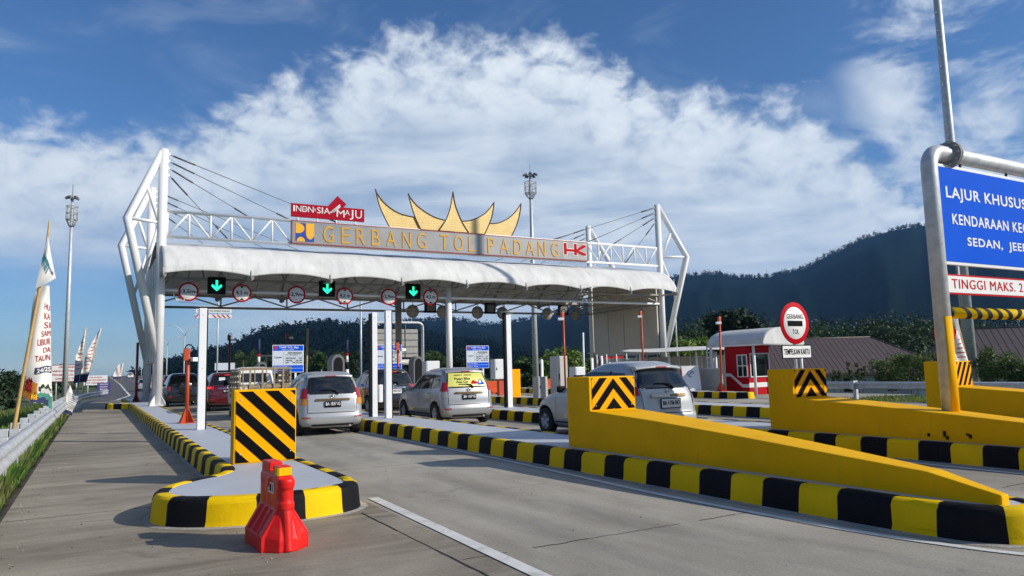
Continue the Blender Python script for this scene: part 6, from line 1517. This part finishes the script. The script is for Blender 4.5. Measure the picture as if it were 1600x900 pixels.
mb = MB(); pole = smooth_path([(-1.23, -.12), (-1.122, .651), (-.986, 1.883), (-.836, 3.157), (-.782, 3.676), (-.732, 4.337)], 4)
mb.tube([(x, 14.72, z) for x, z in pole], [.036-.0011*i for i in range(len(pole))], 10)
for i in range(1, len(pole)-2, 2): mb.lathe([(.03-.001*i, -.012), (.041-.0011*i, 0), (.03-.001*i, .012)], 10, (pole[i][0], 14.72, pole[i][1]))
mb.build('pole', 'bamboo', t)
UL = [(-.749, 4.05), (-.788, 3.82), (-.832, 3.53), (-.891, 3.155)]; UR = [(-.742, 4.05), (-.692, 3.76), (-.647, 3.54), (-.602, 3.341)]
PPv = []
for i in range(17):
    v = i/16; (xl, zl), (xr, zr) = lerp_tab(UL, v), lerp_tab(UR, v)
    PPv.append([Vector((xl+(xr-xl)*u, 14.66-.05*math.sin(u*3.4)*v+.03*math.sin(v*7+u*4)*v, zl+(zr-zl)*u-.02*math.sin(u*3.1)*v)) for u in [j/10 for j in range(11)]])
mb = MB(); mb.grid(PPv, 0, True); fl = mb.build('upper_cloth', 'cloth', t, fix=False)
def slant_text(txt, c0, c1, h, mm):
    vs, fs = text_verts(txt, 1, 0, .03); ax, bx = min(v.x for v in vs), max(v.x for v in vs); ay, by = min(v.y for v in vs), max(v.y for v in vs)
    mb = MB(); out_ = []
    for v in vs:
        a = (v.x-ax)/(bx-ax); b = (v.y-ay)/(by-ay)-.5
        out_.append(grid_at(PPv, c0[0]+(c1[0]-c0[0])*a+h*b*.9, c0[1]+(c1[1]-c0[1])*a-h*b*.55)+Vector((0, -.012, 0)))
    mb.add(out_, fs); mb.build('flag_print', mm, fl, fix=False)
slant_text('umn', (.10, .42), (.62, .72), .30, 'clothteal'); slant_text('untuk indonesia', (.55, .50), (.92, .86), .10, 'clothnavy')
LL = [(-.857, 3.222), (-.923, 3.045), (-.957, 2.503), (-.943, 2.149), (-.955, 1.829), (-.99, 1.564), (-1.02, 1.36)]; LR = [(-.70, 3.227), (-.677, 2.854), (-.655, 2.5), (-.640, 2.15), (-.62, 1.82), (-.605, 1.51), (-.576, 1.12)]
P = []
nu, nv = 16, 44
for i in range(nv+1):
    v = i/nv; (xl, zl), (xr, zr) = lerp_tab(LL, v), lerp_tab(LR, v)
    P.append([Vector((xl+(xr-xl)*u, 14.86-.10*math.sin(u*3.6+.2)*(.35+.65*v)+.035*math.sin(v*9+u*5), zl+(zr-zl)*u+.03*math.sin(u*7+v*3)*v)) for u in [j/nu for j in range(nu+1)]])
mb = MB(); mb.grid(P, 0, True); lo = mb.build('lower_cloth', 'cloth', t, fix=False)
for txt, u0, u1, v0, v1 in (('HU', .70, .99, .155, .20), ('KA', .70, .99, .225, .27), ('SI', .70, .99, .29, .335), ('SAM', .58, .99, .355, .40), ('LIBUR', .40, .98, .42, .47), ('DA', .66, .99, .49, .535), ('TAUN', .30, .96, .555, .605)): cloth_text(P, txt, u0, u1, v0, v1, 'clothred', lo, bold=.0)
def cloth_grid(u0, u1, v0, v1, mm, off, wob=0.0):
    mb = MB(); mb.grid([[grid_at(P, u0+(u1-u0)*j/8+wob*math.sin(i*2.2), v0+(v1-v0)*i/8+wob*math.sin(j*1.9))+Vector((0, off, 0)) for j in range(9)] for i in range(9)]); mb.build('flag_print', mm, lo, fix=False)
cloth_grid(.32, .99, .655, .715, 'clothnavy', -.012); cloth_text(P, '24/25', .40, .97, .665, .708, 'cloth', lo, (0, -.022, 0))
cloth_grid(.02, .48, .80, .985, 'clothyel', -.010, .012); cloth_grid(.06, .28, .77, .90, 'clothred', -.014, .02); cloth_grid(.30, .50, .90, .96, 'puyel', -.018, .02)
cloth_grid(.55, .98, .84, .875, 'leaf_mid', -.012, .02); cloth_grid(.62, .95, .865, .90, 'fence', -.015, .008); cloth_grid(.48, .99, .905, .995, 'clothgrn', -.010, .004); cloth_grid(.30, .86, .945, .995, 'clothnavy', -.016, .01)
def small_flag(loc, h, lean, w, label, mm2='clothred', seed=0, group='leaning flags along the left guardrail', wd=1):
    t = thing('banner_flag', label, 'flag', loc, 0, group); b = Vector(loc)+Vector((0, 0, -.1)); tp = b+Vector((lean, 0, h))
    MB().tube([b, b.lerp(tp, .5)+Vector((.03, 0, 0)), tp], [.03, .025, .015], 8).build('pole', 'bamboo', t)
    mb = MB(); P = flag_cloth(mb, tp+Vector((0, -.02, -.05)), b.lerp(tp, .30)+Vector((0, -.02, 0)), w, 10, 60, .08, seed, .75, Vector((wd, 0, -.1)), lambda u, v: 1 if (.25 < v < .75 and int(v*60) % 4 == 0 and .18 < u < .82) else (2 if v > .85 else 0))
    mb.build('cloth', ['cloth', mm2, 'clothnavy'], t, fix=False); return t
small_flag((-.95, 56, 0), 5.2, .50, -.34, 'white and red banner leaning on its pole right of the left light mast', seed=1)
small_flag((-.75, 57, 0), 5.2, 1.15, -.50, 'striped red and white banner leaning right, beyond the left light mast', seed=3)
small_flag((3.9, 150, .6), 4.0, .3, -.8, 'small distant white banner by the highway edge', seed=5); small_flag((4.4, 156, .6), 4.2, .5, -.7, 'second small distant white banner by the highway edge', seed=7)
small_flag((-1.05, 33, 0), 1.6, .25, .35, 'little white pennant behind the left guardrail', 'clothnavy', seed=2)
t = small_flag((25.0, 13.7, 0), 3.3, -.85, -.55, 'white banner with red writing leaning beside the right galvanised mast', seed=4)
def board(name, label, x0, x1, y, z0, z1, mm, tm, lines, legs=True, border=None):
    t = thing(name, label, 'notice board', ((x0+x1)/2, y, 0)); p = MB().b(x0, x1, y-.04, y+.04, z0, z1).build('panel', mm, t)
    mb = MB(); n = len(lines); h = (z1-z0)/(n+.5)
    for i, s_ in enumerate(lines):
        k = min(1, len(s_)/14); c = (x0+x1)/2; hw = (x1-x0)*.45*max(.5, k); text_into(mb, s_, c-hw, c+hw, z1-h*(i+1)+.02, z1-h*(i+.42), y-.046, bold=.02)
    mb.build('lettering', tm, p, fix=False)
    if border:
        mb = MB()
        for a, b, c, d in ((x0, x1, z0, z0+.07), (x0, x1, z1-.07, z1), (x0, x0+.07, z0+.071, z1-.071), (x1-.07, x1, z0+.071, z1-.071)): mb.b(a, b, y-.047, y-.041, c, d)
        mb.build('border', border, p)
    if legs: MB().cyl((x0+(x1-x0)*.18, y+.09, -1.0), (x0+(x1-x0)*.18, y+.09, z1-.1), .06, 8).cyl((x1-(x1-x0)*.18, y+.09, -1.0), (x1-(x1-x0)*.18, y+.09, z1-.1), .06, 8).build('legs', 'galv', t)
a, b = at(80, 570, 68), at(128, 595, 68)
board('notice_board', 'white board with red wording behind the left light mast', a.x, b.x, a.y, b.z-.05, a.z, 'signwhite', 'darkred', ['DILARANG', 'NAIKAN DAN TURUNKAN', 'PENUMPANG DI AREA', 'GERBANG TOL'], True, 'trimred')
a, b = at(131, 591, 88), at(168, 600, 88)
board('notice_board', 'white board with red lines above the purple board', a.x, b.x, a.y, b.z-.1, a.z+.3, 'signwhite', 'darkred', ['DILARANG', 'PARKIR DAN BERHENTI', 'DI AREA INI'], True)
a, b = at(152, 598, 74), at(172, 619, 74)
board('notice_board', 'purple notice board with white wording at the guardrail end', a.x, b.x, a.y, b.z, a.z, 'purple', 'signwhite', ['PERHATIAN', 'KENDARAAN', 'BERMUATAN', '', 'WAJIB LAPOR'], False)
t = thing('direction_board', 'small white board on two legs far behind the orange camera pole', 'sign board', (15.6, 108, 0)); MB().b(14.4, 17.0, 108, 108.1, 2.5, 3.5).build('panel', 'signgrey', t); MB().cyl((14.7, 108.1, 0), (14.7, 108.1, 2.5), .07, 6).cyl((16.7, 108.1, 0), (16.7, 108.1, 2.5), .07, 6).build('legs', 'galv', t)
t = thing('no_entry_sign', 'tiny round white sign on a post between tall white post and red car', 'road sign', (7.25, 62, 0)); MB().cyl((7.25, 62, 0), (7.25, 62, 2.2), .04, 6).build('pole', 'galv', t); MB().lathe([(.001, -.02), (.22, -.02), (.22, .02), (.001, .02)], 20, (7.25, 61.9, 2.2), 'Y', smooth=False).build('disc', 'signwhite', t)

# ================================================================== RIGHT BACKGROUND
t = thing('toll_booth', 'red office booth with white stripe and dark windows under a white vaulted canopy', 'booth', (31.5, 28, 0))
bx0, bx1, by0, by1 = 29.5, 31.1, 27.5, 29.1
w_ = MB().b(bx0, bx1, by0, by1, .0, 2.72, 0, .02).build('wall', 'bored', t)
mb = MB()
for z in (1.95, 2.35): mb.b(bx0-.006, bx0-.001, by0+.02, by1-.02, z, z+.012); mb.b(bx0+.02, bx1-.02, by0-.006, by0-.001, z, z+.012)
for y in (28.3,): mb.b(bx0-.006, bx0-.001, y, y+.012, .05, 2.7)
mb.build('panel_joints', 'trimred', w_)
mb = MB(); x = bx0-.008; zc = [(29.1, 1.12), (28.75, 1.12), (27.95, .55), (27.5, .55)]
for (ya, za), (yb_, zb) in zip(zc, zc[1:]): mb.add([(x, ya, za), (x, yb_, zb), (x, yb_, zb-.17), (x, ya, za-.17)], [[0, 1, 2, 3]])
mb.b(bx0, bx1, by0-.012, by0-.006, .38, .62); mb.build('white_stripe', 'signwhite', w_)
MB().b(bx0-.03, bx0-.002, 27.55, 28.2, .95, 2.05).build('window', 'glass', w_); mb = MB()
for y in (27.55, 27.85, 28.2): mb.b(bx0-.05, bx0-.031, y-.03, y+.03, .92, 2.08)
for z in (.94, 1.5, 2.06): mb.b(bx0-.048, bx0-.031, 27.52, 28.23, z-.025, z+.025)
mb.build('window_frame', 'signwhite', w_)
MB().b(bx0+.12, bx1-.1, by0-.03, by0-.002, .95, 2.1).build('window', 'glass', w_); mb = MB()
for X in (bx0+.12, bx0+.5, bx1-.1): mb.b(X-.025, X+.025, by0-.05, by0-.031, .92, 2.12)
mb.b(bx0+.1, bx1-.08, by0-.048, by0-.031, .90, .95); mb.b(bx0+.1, bx1-.08, by0-.048, by0-.031, 2.1, 2.14); mb.build('window_frame', 'signwhite', w_)
mb = MB(); cx, rw_ = 30.7, 1.52
mb.grid([[(cx+rw_*math.cos(a), y, 2.58+.86*math.sin(a)) for a in [math.pi*i/28 for i in range(29)]] for y in [26.15+i*(3.9/24) for i in range(25)]])
cn = mb.build('canopy', 'memb', t); sdm = cn.modifiers.new('solid', 'SOLIDIFY'); sdm.thickness = .03
mb = MB(); mb.add([(cx+rw_*math.cos(a), 26.14, 2.58+.86*math.sin(a)) for a in [math.pi*i/28 for i in range(29)]], [list(range(29))]); mb.build('canopy_end', 'memb', t, fix=False)
for X, Y in ((29.3, 26.9), (32.1, 26.3), (29.3, 29.9), (32.1, 29.9)): MB().cyl((X, Y, 0), (X, Y, 2.66), .07, 12).build('canopy_post', 'white', t)
MB().cyl((29.2, 26.2, 2.56), (32.2, 26.2, 2.56), .05, 8).cyl((29.18, 26.2, 2.56), (29.18, 30.0, 2.56), .05, 8).build('edge_tube', 'white', t)
t = thing('ladder_rack', 'white pipe rack beside the red booth', 'rack', (29, 29.7, 0)); mb = MB()
for k in range(9): mb.cyl((29.0, 29.55, .3+.28*k), (29.05, 29.95, .3+.28*k), .03, 6)
mb.cyl((29.0, 29.55, 0), (29.0, 29.55, 2.6), .035, 6); mb.cyl((29.05, 29.95, 0), (29.05, 29.95, 2.6), .035, 6); mb.build('frame', 'white', t)
t = thing('tent_canopy', 'low cream tensile tent stretched between the right pylon and the red booth', 'tent', (36, 46, 0))
a0, a1, a2 = at(975, 549, 46), at(1060, 556, 45), at(1132, 546, 44)
mb = MB(); rows = []
for i in range(25):
    u = i/24; px = 968+172*u; yt = 548+1.5*math.sin(u*6.0)-5*max(0, u-.6); row = []; q = at(px, yt, 45)
    for j in range(7):
        v = j/6; row.append((q.x+v*4.2, q.y+v*3.8, q.z+.35*math.sin(v*math.pi*.5)*(.5+.5*math.sin(u*math.pi))))
    rows.append(row)
mb.grid(rows); o = mb.build('membrane', 'memb', t); sdm = o.modifiers.new('solid', 'SOLIDIFY'); sdm.thickness = .05
for px in (1000, 1045, 1088, 1118): q = at(px, 552, 45.5); MB().cyl((q.x, q.y, 0), (q.x, q.y, q.z+.1), .07, 8).build('post', 'white', t)
t = thing('boundary_wall', 'long pale boundary wall with mesh fence under the tent canopy', 'wall', (38, 50, 0))
q0, q1 = at(935, 600, 52), at(1135, 600, 47); q0.z = q1.z = 0
def wall_seg(mb, p, q, z0, z1, th):
    d = (q-p).normalized(); n_ = Vector((-d.y, d.x, 0))*th/2
    mb.add([p-n_+Vector((0, 0, z0)), q-n_+Vector((0, 0, z0)), q+n_+Vector((0, 0, z0)), p+n_+Vector((0, 0, z0)), p-n_+Vector((0, 0, z1)), q-n_+Vector((0, 0, z1)), q+n_+Vector((0, 0, z1)), p+n_+Vector((0, 0, z1))], [[3, 2, 1, 0], [4, 5, 6, 7], [0, 1, 5, 4], [1, 2, 6, 5], [2, 3, 7, 6], [3, 0, 4, 7]])
mb = MB(); wall_seg(mb, q0, q1, 0, 2.2, .2); mb.build('wall', 'fence', t)
mb = MB()
for k in range(13): c = q0.lerp(q1, k/12)+Vector((-.2, -.2, 0)); mb.cyl(c, c+Vector((0, 0, 2.5)), .05, 6)
mb.build('pipe_posts', 'white', t)
mb = MB(); a, b = at(1082, 600, 40), at(1128, 600, 38); a.z = b.z = 0; t = thing('low_wall', 'low grey wall between the pale van and the red booth', 'wall', a); wall_seg(mb, a, b, 0, 1.35, .2); mb.build('wall', 'fencegrey', t); mb = MB(); wall_seg(mb, a, b, 1.352, 1.42, .3); mb.build('coping', 'fence', t)
t = thing('red_kiosk', 'dark red kiosk wall partly visible below the cream side panel', 'kiosk', (44, 40, 0)); a, b = at(944, 552, 58), at(974, 552, 58); MB().b(a.x, a.x+1.9, a.y, a.y+2, 0, a.z).build('wall', 'bored', t); MB().b(a.x-.1, a.x+2.0, a.y-.1, a.y+2.1, a.z+.002, a.z+.10).build('roof', 'fence', t)
t = thing('a_frame_board', 'white A frame board with a purple emblem standing right of the pale grey van', 'a frame board', (26.6, 27.6, .298), R_(-22))
mb = MB(); mb.add([(-.5, 0, .12), (.5, 0, .12), (.5, .32, 1.55), (-.5, .32, 1.55), (-.5, .03, .12), (.5, .03, .12), (.5, .35, 1.55), (-.5, .35, 1.55)], [[0, 1, 2, 3], [7, 6, 5, 4], [0, 4, 5, 1], [1, 5, 6, 2], [2, 6, 7, 3], [3, 7, 4, 0]]); p = mb.build('panel', 'signwhite', t, local=True)
mb = MB(); mb.tube([(.16*math.cos(a*.35)-.02, .235-.004+.22*.16*math.sin(a*.35)-.012, 1.14+.16*math.sin(a*.35)) for a in range(15)], .02, 6); mb.add([(-.12, .20, 1.08), (-.06, .20, 1.08), (.06, .23, 1.22), (.0, .23, 1.22)], [[0, 1, 2, 3]]); mb.build('emblem', 'purple', p, local=True, fix=False)
MB().cyl((-.48, .0, 0), (-.48, .33, 1.5), .03, 6).cyl((.48, .0, 0), (.48, .33, 1.5), .03, 6).cyl((-.48, .75, 0), (-.48, .36, 1.5), .03, 6).cyl((.48, .75, 0), (.48, .36, 1.5), .03, 6).build('legs', 'orsteel', t, local=True)
t['label'] = 'white A frame board with a purple emblem standing right of the pale grey van'; t.location = (27.0, 28.95, .02)

def hip_house(label, corners_ridge, ex, ey, zr, ze, zg, c, rz):
    t = thing('roofed_building', label, 'building', (c[0], c[1], zg), rz, 'brown roofed buildings')
    hx, hy, rl = ex/2, ey/2, corners_ridge/2
    bm = MB(); V = [(-hx, -hy, ze-zg), (hx, -hy, ze-zg), (hx, hy, ze-zg), (-hx, hy, ze-zg), (-rl, 0, zr-zg), (rl, 0, zr-zg)]
    bm.add(V, [[0, 1, 5, 4], [1, 2, 5], [2, 3, 4, 5], [3, 0, 4]])
    bm.add([(x, y, z-.25) for x, y, z in V[:4]]+V[:4], [[0, 1, 5, 4], [1, 2, 6, 5], [2, 3, 7, 6], [3, 0, 4, 7], [3, 2, 1, 0]]); r = bm.build('roof', 'roof', t, local=True)
    mb = MB(); n = int(ex/.55)
    for side in (-1, 1):
        for k in range(1, n):
            x = -hx+ex*k/n; f = 1.0 if abs(x) <= rl else (hx-abs(x))/(hx-rl)
            mb.tube([(x, side*hy, ze-zg+.01), (x, side*hy*(1-f), ze-zg+(zr-ze)*f+.01)], .022, 4)
    n = int(ey/.55)
    for side in (-1, 1):
        for k in range(1, n):
            y = -hy+ey*k/n; f = 1-abs(y)/hy
            mb.tube([(side*hx, y, ze-zg+.01), (side*(hx-(hx-rl)*f), y, ze-zg+(zr-ze)*f+.01)], .022, 4)
    mb.build('roof_seams', 'roof', r, local=True); mb = MB(); mb.tube([V[4], V[5]], .10, 6)
    for q, e in ((0, 4), (3, 4), (1, 5), (2, 5)): mb.tube([V[q], V[e]], .09, 6)
    mb.build('ridge_caps', 'roof', r, local=True)
    w = MB().b(-hx+.8, hx-.8, -hy+.8, hy-.8, 0, ze-zg-.26).build('wall', 'fence', t, local=True); mb = MB()
    for k in range(6): x = -hx+2+k*(ex-4)/5; mb.b(x-.5, x+.5, -hy+.77, -hy+.799, .9, ze-zg-.6)
    mb.build('window', 'glass', w, local=True)
    return t
zg = -2.66
hip_house('wide brown metal hip roof right of the round toll sign', 15, 27, 16, 4.45, 0.35, zg, (75.5, 61.0), R_(-36))
hip_house('second brown metal hip roof at the right edge behind the glossy bush', 12, 24, 14, 4.3, .35, zg, (74.5, 34.5), R_(-50))

# ================================================================== HAZE
HZ = 0.00010
mb = MB(); mb.b(-3460, 3460, -3460, 3460, -4.2, 430.0); hz = mb.build('haze', [], None); hz['kind'] = 'stuff'
M = bpy.data.materials.new('haze_air'); M.use_nodes = True; n = M.node_tree; n.nodes.clear(); oo = n.nodes.new('ShaderNodeOutputMaterial'); pv = n.nodes.new('ShaderNodeVolumePrincipled')
pv.inputs['Color'].default_value = (0.24, 0.52, 1.0, 1); pv.inputs['Density'].default_value = HZ; pv.inputs['Anisotropy'].default_value = 0.2
n.links.new(pv.outputs[0], oo.inputs['Volume']); hz.data.materials.append(M)
bpy.context.view_layer.update()
